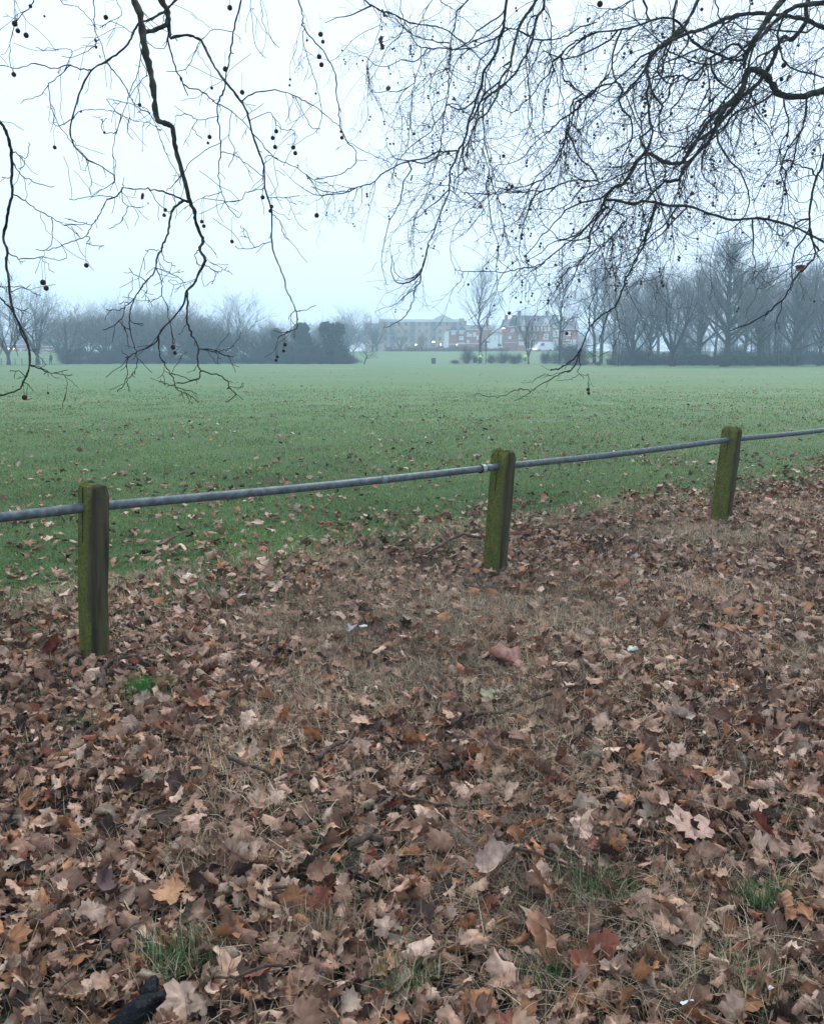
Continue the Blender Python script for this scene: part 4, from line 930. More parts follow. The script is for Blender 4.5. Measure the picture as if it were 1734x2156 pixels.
# fallen sticks
def stick(pts, r0, r1, lab, lift=.05, forks=()):
    P = [ground(*p) + Vector((0, 0, lift + .012 * math.sin(i * 2.0))) for i, p in enumerate(pts)]
    fine = []
    for i in range(len(P) - 1):
        for k in range(4): fine.append(P[i].lerp(P[i + 1], k / 4) + Vector((rnd.gauss(0, .003), rnd.gauss(0, .003), rnd.gauss(0, .002))))
    fine.append(P[-1]); n = len(fine); o0 = fine[0].copy(); mb = MB(); mb.tube([q - o0 for q in fine], [r0 + (r1 - r0) * i / n for i in range(n)], 7)
    for (i, q) in forks:
        a = P[i] - o0; b = ground(*q) + Vector((0, 0, lift + .02)) - o0; mb.tube([a, a.lerp(b, .5) + Vector((0, 0, .01)), b], [r0 * .6, r0 * .45, r1 * .6], 6)
    o = mb.build('stick', M['twig'], None, True); o.location = o0; tag(o, lab, 'stick')
stick([(214, 1470), (218, 1430), (232, 1408), (262, 1402), (290, 1404), (322, 1420)], .012, .007, 'curved brown stick arching in front of the left post', .06)
stick([(1012, 1148), (975, 1142), (940, 1152), (905, 1175), (868, 1196)], .013, .007, 'dark fallen branch running left from the middle post', .07, [(2, (930, 1138))])
stick([(952, 1548), (1000, 1532), (1055, 1522), (1098, 1503)], .010, .006, 'brown stick lying in straw right of the light orange leaf', .055)
stick([(1120, 1500), (1190, 1478), (1240, 1462), (1300, 1452)], .009, .005, 'thin dark stick sloping up to the right near the middle', .055, [(1, (1165, 1440))])
stick([(665, 1625), (700, 1600), (735, 1578), (748, 1558)], .011, .007, 'dark stick with a hooked end left of centre', .055)
stick([(480, 1620), (530, 1642), (570, 1650)], .010, .006, 'flat dark brown stick lower left of the hooked stick', .05)
stick([(800, 1700), (870, 1712), (960, 1718), (1050, 1712)], .006, .003, 'long thin twig lying level below the hooked stick', .05)
stick([(735, 1812), (770, 1800), (800, 1790)], .012, .012, 'short pale rolled stick low in the centre', .06)
stick([(560, 1905), (620, 1906), (690, 1918)], .006, .003, 'thin twig lying level in the lower left of centre', .055)
stick([(1040, 1800), (1120, 1830), (1200, 1850), (1290, 1900)], .006, .003, 'long fine twig curving through the lower middle right', .055)
stick([(600, 2085), (560, 2092), (500, 2105), (455, 2108)], .005, .003, 'thin reddish twig just above the black object', .075)
stick([(300, 1990), (240, 2040), (180, 2090), (110, 2150)], .003, .002, 'long pale dry stalk in the bottom left corner', .08)
stick([(1235, 1430), (1222, 1420), (1228, 1450), (1215, 1470)], .012, .006, 'short dark stub of wood right of the large pinkish leaf', .06)
stick([(335, 1165), (370, 1148), (400, 1130)], .008, .004, 'thin dark twig in the grass beyond the fence on the left', .05)

# litter
def crumple(px, py, s, c, lab, name, dims=(1, .6, .4), cat='litter', rough=.5, seed=1, dz=.04, spec=.4, rz=0.3):
    rg = random.Random(seed); V = []; T = []; n = 7
    for i in range(n):
        for j in range(n):
            u, v = i / (n - 1) - .5, j / (n - 1) - .5
            V.append((u * s * dims[0] * 2, v * s * dims[1] * 2, s * dims[2] * (math.cos(u * 3) * math.cos(v * 3)) + s * .10 * rg.gauss(0, 1)))
    for i in range(n - 1):
        for j in range(n - 1): a = i * n + j; T += [(a, a + n, a + n + 1), (a, a + n + 1, a + 1)]
    m = mat(name + '_material', c, tuple(v * .8 for v in c), scale=20, rough=rough, spec=spec)
    o = obj(name, np_mesh(name, np.array(V), np.array(T), m)); p = ground(px, py); o.location = (p.x, p.y, p.z + dz); o.rotation_euler = (0, 0, rz); tag(o, lab, cat)
crumple(396, 1226, .035, (.6, .62, .66), 'white crumpled scrap left of centre beyond the left post', 'paper_scrap', seed=2)
crumple(765, 1334, .024, (.6, .62, .66), 'small white scrap in the leaves between left and middle posts', 'paper_scrap', seed=3)
crumple(513, 1266, .03, (.55, .6, .68), 'thin pale blue scrap right of the white crumpled one', 'paper_scrap', (1, .25, .2), seed=4)
crumple(1330, 1380, .036, (.50, .55, .52), 'pale grey green scrap among leaves at the right', 'plastic_scrap', (1, .6, .3), seed=5)
crumple(1608, 1376, .018, (.08, .42, .75), 'small shiny blue wrapper in the leaves at the right', 'sweet_wrapper', seed=6, rough=.25)
crumple(1618, 1374, .010, (.8, .65, .08), 'tiny yellow wrapper end touching the blue wrapper', 'sweet_wrapper', seed=7, rough=.25)
crumple(1446, 2150, .018, (.6, .65, .68), 'white scrap at the bottom edge lower right', 'paper_scrap', (1, .5, .3), seed=8)
crumple(1615, 2118, .014, (.6, .65, .7), 'small folded white scrap in the bottom right corner', 'paper_scrap', (1, .35, .3), seed=9)
crumple(1355, 1405, .02, (.5, .5, .47), 'tiny grey scrap just below the pale grey green one', 'paper_scrap', seed=10)
def black_object():
    r0 = ground(262, 2196); q = ground(356, 2138)
    d = (q - r0); d.z = 0; L = d.length; d.normalize(); s = Vector((-d.y, d.x, 0))
    mb = MB(); P = [Vector((0, 0, .035)), d * L * .3 + Vector((0, 0, .055)), d * L * .62 + Vector((0, 0, .055)) + s * .006, d * L * .85 + Vector((0, 0, .045)), d * L * 1.0 + Vector((0, 0, .05)) + s * .008]
    mb.tube([P[0] - d * .07 - Vector((0, 0, .02))] + P, [.018, .032, .034, .026, .017, .010], 12)
    mb.tube([P[2], P[2] + d * L * .22 + s * .05 + Vector((0, 0, .006)), P[2] + d * L * .4 + s * .062], [.026, .018, .010], 10)
    o = mb.build('plastic_bag', mat('black_plastic', (.002, .0025, .004), (.005, .006, .009), scale=30, rough=.5, spec=.12, bump=.8), None, True)
    o.location = r0 + Vector((0, 0, .015)); tag(o, 'shiny black twisted plastic bag at the bottom left corner', 'plastic bag')
    md = o.modifiers.new('sub', 'SUBSURF'); md.levels = 2; md.render_levels = 2
    tx = bpy.data.textures.new('crinkle', 'CLOUDS'); tx.noise_scale = .03; dm = o.modifiers.new('crinkle', 'DISPLACE'); dm.texture = tx; dm.strength = .03
black_object()
# ================================================================= overhanging plane trees in the foreground
CR = {'A': (0, 0, .95156), 'B': (1645, 0, .95156), 'C': (1400, 0, .54787), 'D': (2345, 0, .54787), 'G': (1850, 750, .54787), 'E': (1500, 1050, .47866)}
def cpt(c, x, y): o = CR[c]; return (o[0] + x * o[2], o[1] + y * o[2])
# each: crop, width at start, width at end (crop pixels), distance (None = from what it grows out of), points
LEFT = [
 ('A',34,9,5.0,'555,-60 565,0 590,60 598,130 612,220 632,300 645,380 652,460 663,505 700,520 727,540 733,600 750,670 778,760 800,850 818,890 825,940 850,1000 853,1018 838,1048 860,1085 858,1105 835,1150 818,1190 783,1222'),
 ('A',30,14,5.1,'650,-60 680,0 705,50 705,90 690,108 640,128 585,135'),
 ('A',9,4,None,'783,1222 770,1280 735,1330 690,1370 665,1410 655,1440 620,1460 575,1480 545,1500 525,1505'),
 ('A',9,5,None,'783,1222 790,1270 785,1320 790,1360 808,1410 830,1450 830,1510 842,1555 835,1590 790,1605 745,1612'),
 ('A',6,3,None,'842,1555 890,1570 930,1580 955,1605 965,1630 985,1650 980,1670 945,1692'),
 ('A',5,3,None,'930,1640 955,1632 968,1632'),
 ('A',5,3,None,'832,1465 880,1475 930,1490 965,1500'),
 ('A',5,2,None,'850,1467 900,1470 940,1490 980,1500'),
 ('A',4,2,None,'880,1475 920,1476 950,1470 982,1453'),
 ('A',6,3,None,'668,1410 668,1430 670,1480 690,1530 718,1570 735,1610 745,1635 780,1655 810,1670 830,1690'),
 ('A',4,2,None,'735,1635 785,1640 825,1648'),
 ('A',4,2,None,'718,1570 760,1580 800,1595 835,1590'),
 ('A',4,2,None,'740,1615 700,1615 672,1600'),
 ('A',11,3,None,'800,850 770,845 740,865 722,890 712,940 705,980 685,1025 678,1050 660,1085 655,1120 640,1155 615,1180 590,1215 570,1245 545,1275 525,1290 520,1325 497,1352 475,1372 435,1388'),
 ('A',6,2,None,'570,1245 548,1290 545,1340 548,1380 555,1430 572,1480 575,1530 560,1570 530,1600 540,1620 545,1645'),
 ('A',4,2,None,'545,1500 530,1530 538,1570 515,1625 495,1642'),
 ('A',5,2,None,'655,1125 672,1160 680,1200 682,1240 705,1290 705,1330 720,1365 722,1410 728,1448'),
 ('A',4,2,None,'655,1125 700,1140 745,1165 780,1190'),
 ('A',4,2,None,'615,1175 560,1155 543,1128'),
 ('A',4,2,None,'545,1275 520,1270 503,1276'),
 ('A',4,2,None,'530,1300 500,1302 450,1302'),
 ('A',3,2,None,'548,1340 570,1358 605,1360'),
 ('A',4,2,None,'500,1350 530,1380 552,1382'),
 ('A',4,2,None,'678,1050 650,1048 610,1052'),
 ('A',4,2,None,'680,1050 690,1090 720,1110 738,1120'),
 ('A',4,2,None,'682,1240 650,1258 620,1270'),
 ('A',5,2,None,'838,1048 822,1070 830,1110 858,1118'),
 ('A',5,2,None,'860,1110 900,1135 930,1140 955,1127'),
 ('A',4,2,None,'900,1135 905,1165 892,1192'),
 ('A',9,4,None,'795,850 740,825 680,805 620,793 560,793 520,785 515,775'),
 ('A',6,3,None,'520,785 490,825 455,835 435,870 410,920 385,945 360,990 300,1015 255,1035 190,1052 150,1050'),
 ('A',4,2,None,'470,830 455,825 400,825 340,832 290,836'),
 ('A',4,2,None,'360,990 380,1000 365,1022 400,1033 440,1032'),
 ('A',4,2,None,'515,800 520,850 560,870 605,870'),
 ('A',4,2,None,'540,865 525,900 500,940 460,960'),
 ('A',4,2,None,'620,793 650,830 690,880 720,900'),
 ('A',4,2,None,'385,945 340,935 290,922'),
 ('A',14,7,4.6,'-60,440 0,510 25,550 40,600 48,640 50,700 48,760 52,810 35,880 25,940 15,995 30,1060 25,1110 35,1160 40,1230 55,1300 85,1370 105,1410 122,1470 125,1535 110,1580 95,1610 75,1640 0,1663'),
 ('A',8,6,4.6,'-60,1190 0,1250 35,1285 70,1340 90,1400 118,1450 124,1490'),
 ('A',6,2,None,'52,810 95,835 140,870 200,905 250,935 290,955 325,985'),
 ('A',4,2,None,'215,912 222,960 212,1030 180,1055'),
 ('A',4,2,None,'270,945 300,940 350,945 365,930'),
 ('A',5,2,None,'48,640 75,645 95,670 100,690 80,710'),
 ('A',4,2,None,'75,648 105,665 120,640 124,600'),
 ('A',6,2,None,'50,680 90,735 130,755 165,775 225,785'),
 ('A',6,2,None,'30,1065 80,1088 140,1085 190,1082 240,1092 280,1087'),
 ('A',6,2,None,'125,1538 170,1550 215,1568 305,1577'),
 ('A',4,2,None,'125,1540 170,1545 200,1562 185,1572'),
 ('A',4,2,None,'240,1570 285,1552'),
 ('A',4,2,4.6,'-40,1200 0,1202 40,1208 80,1205 120,1215'),
 ('A',4,2,None,'105,1580 80,1562 40,1562'),
 ('A',4,2,None,'100,1605 120,1620 140,1640'),
 ('A',5,2,None,'40,1230 100,1210 150,1235 175,1240'),
 ('A',3,2,None,'48,745 30,748 10,745'),
 # upper left
 ('A',11,5,5.6,'790,-60 745,-10 700,40 660,65 620,85 585,95 560,140 540,180 500,220 445,258 385,293 350,355 328,410 305,490 295,560 320,620 370,670 430,700 480,740 475,770'),
 ('A',6,3,None,'385,293 340,290 280,270 230,288 150,265 80,285 0,272 -40,270'),
 ('A',5,2,None,'290,292 240,325 205,350 175,395 140,410 95,420'),
 ('A',4,2,None,'205,350 215,450 240,510 280,570 310,610 350,650 370,700 385,780'),
 ('A',6,2,None,'445,258 480,300 520,350 545,400 570,435 620,460 640,500 665,545 680,545'),
 ('A',4,2,None,'630,480 560,440 500,425 450,415 490,470 560,505 620,515 660,530'),
 ('A',5,3,5.7,'397,-40 395,60 400,130 430,200 445,258'),
 ('A',4,2,None,'300,500 340,465 400,460 450,460 500,475 540,505'),
 ('A',4,2,None,'505,475 490,560 475,640 485,680 480,740'),
 ('A',4,2,None,'480,560 440,560 430,520 450,495'),
 ('A',4,2,None,'540,505 540,560 560,580'),
 ('A',5,2,5.2,'150,-30 130,20 65,95 45,170 40,250 55,300'),
 ('A',4,2,5.4,'60,-40 65,95'),
 ('A',4,2,5.6,'230,-30 270,15 330,30 370,70 410,125'),
 ('A',4,2,None,'285,300 300,210 200,210 150,195'),
 ('A',4,2,None,'400,180 370,215 300,240 260,235'),
 ('A',4,2,None,'305,500 230,530 230,460 215,440'),
 ('A',5,2,None,'585,135 590,250 570,330 540,410 520,470 490,560'),
 ('A',4,2,None,'590,250 620,310 600,330 540,410'),
 ('A',4,2,None,'475,770 420,800 385,820 380,780'),
 ('A',12,4,None,'705,60 715,120 720,155 780,145 820,155 850,175 875,230 905,285 945,340 990,395 1020,435 1045,490 1060,560 1085,630 1108,700 1115,790 1135,860 1143,900 1142,1000 1150,1060 1170,1110 1195,1170 1200,1210 1225,1260 1245,1310 1250,1350 1245,1380 1205,1400 1165,1420'),
 ('A',4,2,None,'1245,1310 1290,1300 1328,1282'),
 ('A',4,2,None,'1238,1300 1225,1320 1215,1340'),
 ('A',4,2,None,'1210,1392 1185,1395 1150,1390'),
 ('A',7,3,None,'945,340 940,390 915,430 915,490 925,560 925,640 920,720 930,800 955,860 990,905 1005,910'),
 ('A',8,3,None,'705,100 710,190 730,260 755,320 780,360 850,385 910,430 975,470 1030,520 1060,560'),
 ('A',6,4,None,'755,320 775,365 792,407'),
 ('A',8,6,5.6,'1020,-40 1010,20 990,100 975,180 960,260 945,340'),
 ('A',5,2,None,'1060,560 1120,620 1170,670 1230,695 1280,730 1330,765 1375,765'),
 ('A',6,3,None,'1010,420 1080,388 1180,380 1240,405 1300,430 1350,470 1415,520 1430,530'),
 ('A',4,2,None,'1240,405 1275,480 1310,530 1350,540'),
 ('A',6,4,5.8,'1245,-40 1260,20 1275,80 1275,110 1330,180 1380,250 1410,310 1415,400 1428,470 1430,520 1455,590 1495,640 1495,680 1450,720 1400,740 1320,752'),
 ('A',4,2,None,'1275,110 1275,170 1300,260 1325,340 1345,420 1350,500 1330,560'),
 ('A',3,2,None,'1460,590 1520,630 1590,660 1650,690'),
 ('A',3,2,None,'1495,670 1540,672'),
 ('A',4,2,None,'1140,1010 1100,1025 1040,1048 985,1035'),
 ('A',3,2,None,'1060,1015 1045,1000 1035,970 1012,950'),
 ('A',4,2,None,'1143,900 1180,940 1195,990 1215,1010'),
 ('A',4,2,None,'1115,780 1080,800 1035,810 1015,840 965,845 850,830'),
 ('A',4,2,None,'1135,820 1190,830 1220,850 1242,856'),
 ('A',3,2,None,'1190,835 1255,822'),
 ('A',4,2,None,'925,640 980,650 1040,690 1105,740'),
 ('A',3,2,None,'925,600 860,635 800,680 760,740 735,770 700,805'),
 ('A',4,2,None,'850,165 820,220 780,290 700,300'),
 ('A',4,2,None,'985,135 900,120 850,165'),
 ('A',4,2,None,'715,120 690,200 640,190 600,150'),
 ('A',3,2,None,'660,540 690,620 720,690 760,745'),
 ('A',3,2,None,'975,470 960,560 985,640 960,700'),
 ('A',3,2,None,'930,800 890,820 850,830'),
 ('A',3,2,5.9,'1095,-30 1100,60 1120,130 1170,200'),
 ('A',3,2,5.9,'1050,-30 1060,100 1080,200 1120,245'),
 ('A',3,2,5.8,'480,-30 510,60 460,90 420,115'),
 ('A',4,2,None,'560,140 480,90 430,110'),
 ('A',3,2,None,'1060,500 1130,470 1150,500 1180,540 1230,545 1240,570'),
 ('A',3,2,None,'925,480 860,500 820,500 790,480 735,490'),
 ('A',3,2,None,'830,500 810,540 850,580'),
 ('A',4,2,None,'1170,670 1130,650 1110,690 1100,760'),
]
RIGHT = [
 # heavy limbs
 ('D',46,32,10.5,'1900,560 1734,655 1650,680 1560,705 1450,695 1390,672 1360,620 1300,540 1230,505 1170,520 1150,600 1130,660 1060,740 1000,800 940,900'),
 ('D',26,22,10.4,'1640,-60 1600,60 1610,140 1560,220 1500,290 1440,265 1400,320 1370,420 1320,510 1270,580 1180,670 1050,745 960,810 880,900 820,1000 760,1080 700,1180 660,1190 600,1190 530,1160 460,1120 400,1140 340,1230 280,1330 210,1360 150,1420 125,1495'),
 ('D',26,20,None,'1150,700 1040,820 960,910 900,1020 800,1130 720,1220 680,1300 630,1320 560,1320'),
 ('D',10,7,None,'560,1320 580,1250 560,1200 520,1160'),
 ('D',12,8,None,'690,1290 680,1370 665,1410'),
 ('D',12,9,None,'900,1020 870,1090 845,1160 840,1230'),
 ('D',10,6,None,'1000,800 975,900 990,1010'),
 ('D',40,26,9.6,'1480,-60 1380,60 1320,140 1270,220 1200,330 1160,400 1150,440'),
 ('D',16,10,None,'1165,390 1110,320 1050,330 940,400 880,430 850,500 800,585 700,555 620,550 500,575'),
 ('D',38,14,9.8,'1860,-20 1734,15 1600,30 1500,60 1400,130 1300,240 1210,330 1170,420 1150,500'),
 ('D',30,18,10.8,'1900,260 1734,200 1680,180 1600,140 1480,120 1350,100 1250,95 1100,110 980,150 850,210 740,240 650,280 560,330 480,380 440,470'),
 ('D',17,9,None,'1150,440 1050,430 950,390 850,350 760,280 710,200 640,140 540,130 440,160 330,200 200,220 80,235 0,270 -60,310 -110,350 -150,400'),
 ('D',8,4,11.5,'340,-40 300,20 250,60 180,62 120,110 60,150 0,180 -120,210 -220,280'),
 ('D',7,4,11.5,'330,0 220,55 120,62 0,28'),
 ('D',14,9,11.5,'400,-60 440,90 470,170 480,240'),
 ('D',7,5,None,'480,240 540,160 600,150'),
 ('D',18,9,11,'670,-60 640,80 635,200 610,330 570,430 545,530 440,580'),
 ('D',22,8,11.2,'840,-60 750,130 690,230 600,290 520,360 470,420 440,500 460,600 440,680 455,800 460,880 480,940 460,1050 430,1180 440,1300 470,1380 515,1500 470,1590 440,1690 420,1760'),
 ('D',17,15,None,'130,1465 220,1460 350,1490 430,1465 600,1500 740,1505 880,1550 1070,1605 1250,1590 1400,1620 1550,1670 1734,1770 1900,1900'),
 ('D',18,12,9.5,'1950,900 1800,1000 1734,1130 1710,1240 1680,1290 1640,1450 1630,1600 1640,1734 1700,1830'),
 ('D',10,8,None,'1680,1290 1620,1230 1530,1200 1460,1160'),
 ('D',14,9,None,'1610,700 1600,830 1570,950 1530,1060 1520,1130 1490,1240'),
 ('D',10,6,None,'1430,700 1470,850 1470,980 1440,1070 1410,1100 1415,1200'),
 ('D',8,4,None,'1415,1190 1450,1250 1500,1190 1600,1110 1680,1000 1760,940'),
 ('D',9,5,None,'870,430 890,560 905,700 890,850 885,980 870,1090'),
 ('D',10,5,None,'1150,450 1080,560 1000,640 900,750 790,850 740,910 730,1010 700,1090 660,1160 650,1280'),
 ('D',8,4,10.8,'720,100 650,230 560,340 480,430 420,540 340,630 220,740 100,830 0,910 -100,980 -200,1030'),
 ('D',14,7,10.9,'250,690 262,640 220,600 130,620 60,650 0,700 -70,740 -100,850 -130,960 -190,1060'),
 ('D',9,5,None,'340,630 350,780 400,900 390,1000 370,1100 300,1200 240,1330'),
 ('D',10,5,None,'125,1495 200,1540 290,1590 230,1690 200,1760'),
 ('D',12,6,11.1,'700,430 650,570 610,640 600,700 540,800 490,920 520,920'),
 ('D',5,3,None,'1180,700 1165,780 1190,840 1260,890 1340,1000 1340,1150'),
 ('D',5,3,None,'1185,840 1120,900 1110,1000 1040,1030 930,1110 860,1130'),
 ('D',5,3,None,'840,1230 870,1190 900,1190 930,1240 1000,1270 1080,1350 1130,1440'),
 ('D',5,2,None,'680,1400 700,1440 705,1500'),
 ('D',4,2,None,'680,1410 760,1450 800,1480 850,1440 910,1380'),
 ('D',6,4,10.6,'1900,240 1734,350 1600,450 1400,580 1250,680 1000,770 860,880 700,1060 560,1210 440,1330 330,1440'),
 ('D',6,4,10.3,'1900,300 1734,400 1500,560 1250,740 1050,900 900,1030 740,1150 600,1300 480,1400 330,1500 200,1600'),
 ('D',5,3,None,'940,750 850,785 750,790 600,800 520,840 400,880'),
 ('D',12,7,9.8,'935,-60 960,100 1010,190 1060,260'),
 ('D',8,6,9.8,'1195,-60 1180,130 1150,250 1110,320'),
 ('D',6,3,10,'1700,420 1620,520 1560,650 1580,800 1640,900'),
 ('D',5,3,9.8,'1760,760 1680,900 1640,1010 1590,1100 1500,1200 1440,1330'),
 ('D',5,3,9.8,'1760,600 1700,760 1620,860 1550,1000'),
 ('D',5,3,None,'1640,1450 1560,1480 1480,1420 1440,1360 1380,1330'),
 ('D',5,3,None,'1630,1590 1540,1600 1480,1560 1400,1580'),
 ('D',5,3,None,'1070,1605 1030,1500 1090,1400 1060,1330'),
 ('D',5,3,None,'880,1550 900,1620 830,1680'),
 ('D',4,2,None,'660,1505 620,1590 625,1680 640,1760'),
 ('D',9,5,10.9,'0,540 100,600 150,560 210,430 280,320 360,240 420,190'),
 ('D',6,3,10.9,'130,590 160,480 210,400 300,310 400,180'),
 ('D',7,4,10.6,'1100,110 1040,230 960,270 870,330 800,400 700,480 560,590 480,700'),
 ('D',6,4,10.7,'1350,100 1250,220 1130,240 1040,250 950,270'),
 ('D',6,4,10.2,'560,340 450,470 340,620 180,750 40,860 -60,950'),
 ('D',5,3,10.4,'470,900 350,1000 220,1080 100,1130 0,1200 -80,1290'),
 ('D',6,3,10.3,'440,1180 330,1290 200,1400 80,1530 0,1620 -80,1720'),
 ('D',5,3,10.3,'400,1140 300,1160 200,1250 100,1300 0,1400'),
 ('D',5,3,10.0,'600,1190 520,1290 440,1400 380,1520 340,1640 260,1760'),
 # left hand curtain of strands
 ('C',20,8,13.5,'1150,-60 1130,100 1120,200 1090,290 1060,400 980,510 960,620 930,700 900,800 865,880 850,980 820,1050 790,1100 765,1180 730,1240 722,1380 690,1480 640,1600 600,1720 560,1790'),
 ('E',14,5,None,'405,0 390,60 375,150 330,230 320,300 290,380 260,440 180,500 120,530 70,545'),
 ('E',7,3,None,'330,225 250,280 190,330 100,370 0,410'),
 ('C',12,5,None,'790,1100 700,1105 640,1110 520,1160 380,1190 260,1250 160,1335 80,1360 0,1380 -60,1400 -190,1395 -280,1360'),
 ('C',20,8,13,'1390,-60 1350,10 1320,60 1250,160 1210,270 1180,400 1170,480 1100,570 1085,650 1060,720 1000,820 930,880 880,1000 860,1100 855,1160'),
 ('C',18,10,13.2,'1420,-60 1410,60 1360,130 1340,240 1300,370 1250,450 1200,540 1100,640 1020,690 950,750 900,850 860,900'),
 ('C',12,5,14,'40,-40 140,25 220,80 300,95 400,150 500,175 620,190 740,240 850,330 930,400 1000,480 1040,540'),
 ('C',10,5,None,'1115,220 1090,260 1000,300 860,350 740,355 600,345 500,335 440,240 400,150 370,60 370,-30'),
 ('C',11,4,14,'890,-30 785,80 770,150 740,280 730,430 720,560 710,700 690,830 675,930 660,1060 620,1220 580,1350 530,1480 470,1600 450,1734 440,1800'),
 ('C',6,4,14,'640,-20 720,50 785,85'),
 ('C',6,3,14,'610,-20 540,90 500,180 440,210 330,270 250,300 190,320'),
 ('C',6,4,None,'500,335 520,360 510,480 470,600 450,720 445,830 420,1000'),
 ('C',11,9,None,'1118,205 1190,205 1260,235 1370,290 1470,290 1590,260 1640,220 1734,180 1800,160'),
 ('C',11,9,12.5,'1800,230 1734,260 1650,300 1580,350 1545,410 1548,500 1555,575 1610,610 1690,685 1734,700'),
 ('C',12,6,None,'1690,685 1620,750 1605,850 1580,960 1560,1060 1520,1150 1480,1230 1400,1310 1300,1350 1180,1385 1090,1380 1060,1400 1020,1270 980,1130 955,1080'),
 ('C',15,7,12.3,'1800,640 1734,710 1640,810 1530,880 1470,940 1410,990'),
 ('C',8,4,None,'1410,60 1450,110 1470,200 1465,300 1470,420 1490,510 1530,640 1560,750 1570,850 1590,950 1580,1100 1570,1200 1590,1280'),
 ('C',6,3,None,'1280,420 1310,450 1300,560 1305,680 1300,860 1320,930 1370,1000 1410,1060 1390,1200 1420,1350 1450,1480'),
 ('C',11,3,12,'1800,1330 1734,1320 1600,1320 1480,1370 1350,1390 1200,1400 1080,1415 950,1415 820,1400 740,1360 600,1340 480,1290'),
 ('C',6,3,None,'1080,1415 1100,1520 1120,1650 1140,1734 1160,1800'),
 ('C',6,3,None,'990,510 1020,620 1030,720 1000,830 1010,900 985,1000 960,1110 930,1200 900,1250'),
 ('C',6,3,None,'960,620 940,700 935,850'),
 ('C',5,3,14,'210,90 215,220 150,400 115,470 130,550 155,640 160,720'),
 ('C',5,3,None,'735,480 640,520 560,550 500,620 430,700 380,750 340,830 310,920 330,980'),
 ('C',4,2,None,'670,1090 660,1020 600,940 550,900 460,880 400,870'),
 ('C',4,2,13,'890,1010 980,1050 1070,1110 1130,1160 1200,1230 1270,1290'),
 ('C',4,2,13,'930,1030 1080,1010 1200,990 1330,950 1430,930 1550,935 1650,960 1734,920'),
 ('C',4,2,13,'860,880 820,860 740,980 690,1080'),
 ('C',4,2,13,'1000,830 990,1000 1030,1150 1060,1400'),
 ('C',5,3,13.5,'1060,280 1040,350 1060,400'),
 ('C',4,2,None,'710,700 620,760 560,850 470,960 420,1010'),
 ('C',4,2,None,'530,1480 600,1400 680,1330'),
 ('C',4,2,None,'1100,640 1200,700 1240,780 1275,780'),
 # lower fan
 ('G',12,4,None,'1060,140 960,210 900,290 810,370 700,450 610,530 530,580 420,590 330,615 200,615 0,607 -60,590'),
 ('G',13,9,10,'1420,100 1400,140 1370,220 1350,300 1330,400 1260,530 1200,650 1160,760 1110,870 1050,910 980,960 930,1020 890,1110 870,1160 850,1200 810,1250 760,1290 700,1320 640,1335'),
 ('G',9,4,None,'1200,230 1120,320 1000,430 900,500 840,560 770,600 720,660 680,740'),
 ('G',10,4,None,'862,1180 845,1230 800,1335 730,1350 660,1390 590,1430 540,1460 500,1490 440,1530 385,1555'),
 ('G',6,3,None,'500,1490 450,1475 385,1475 330,1505 230,1530 110,1505 90,1525'),
 ('G',7,3,None,'848,1215 850,1260 855,1310 840,1350 885,1390'),
 ('G',3,2,None,'855,1355 890,1375 918,1370 918,1460'),
 ('G',4,2,None,'800,1250 740,1300 640,1335 570,1300'),
 ('G',4,2,None,'790,1340 700,1355 640,1370 560,1385 500,1420 430,1422'),
 ('G',4,2,None,'840,1378 790,1402 740,1407 680,1410'),
 ('G',4,2,None,'640,1370 600,1362 530,1390'),
 ('G',7,3,None,'930,1020 925,880 960,780 1000,700 1060,640 1090,560'),
 ('G',5,3,None,'1110,875 1130,960 1150,1020 1130,1100 1100,1160 1010,1225 950,1225 900,1180'),
 ('G',6,3,None,'1050,910 1045,970 1010,1060 980,1140 900,1160'),
 ('G',6,3,None,'1530,190 1525,300 1535,400 1520,500 1460,610 1430,700 1400,800'),
 ('G',5,2,None,'880,510 760,620 700,720 640,820 560,900 500,960 470,1040'),
 ('G',6,3,None,'250,50 270,150 300,270 330,370 380,470 420,580 470,640'),
 ('G',7,4,None,'1080,350 1090,500 1100,620 1120,760 1110,870'),
 ('G',6,3,10,'1180,260 1150,350 1160,500 1120,620 1150,700 1160,760'),
 ('G',5,2,None,'540,590 530,680 460,780 480,850'),
 ('G',4,2,None,'450,610 370,690 300,750 210,780'),
 ('G',5,3,None,'1000,430 870,520 770,560 680,640'),
 ('G',5,2,None,'1160,760 1250,700 1330,620 1340,500'),
 ('G',5,2,None,'1200,650 1290,600 1320,680 1280,760'),
 ('G',4,2,None,'970,780 880,820 800,850 700,880'),
 ('G',4,2,None,'925,880 860,940 760,960 640,1010'),
 ('G',4,2,None,'900,1100 860,1060 780,1040 700,1060'),
 ('G',4,2,None,'1350,300 1400,420 1360,520 1330,640'),
 ('B',8,4,None,'1680,960 1695,1060 1670,1110 1620,1160 1590,1210 1560,1260 1500,1310 1440,1350 1340,1392'),
 ('B',4,2,None,'1555,1262 1550,1310 1530,1360 1535,1400'),
 ('B',4,2,None,'1500,1310 1490,1330 1480,1350'),
 ('B',4,2,9.6,'1780,1010 1700,1060 1640,1080 1560,1150 1500,1200 1450,1215'),
]
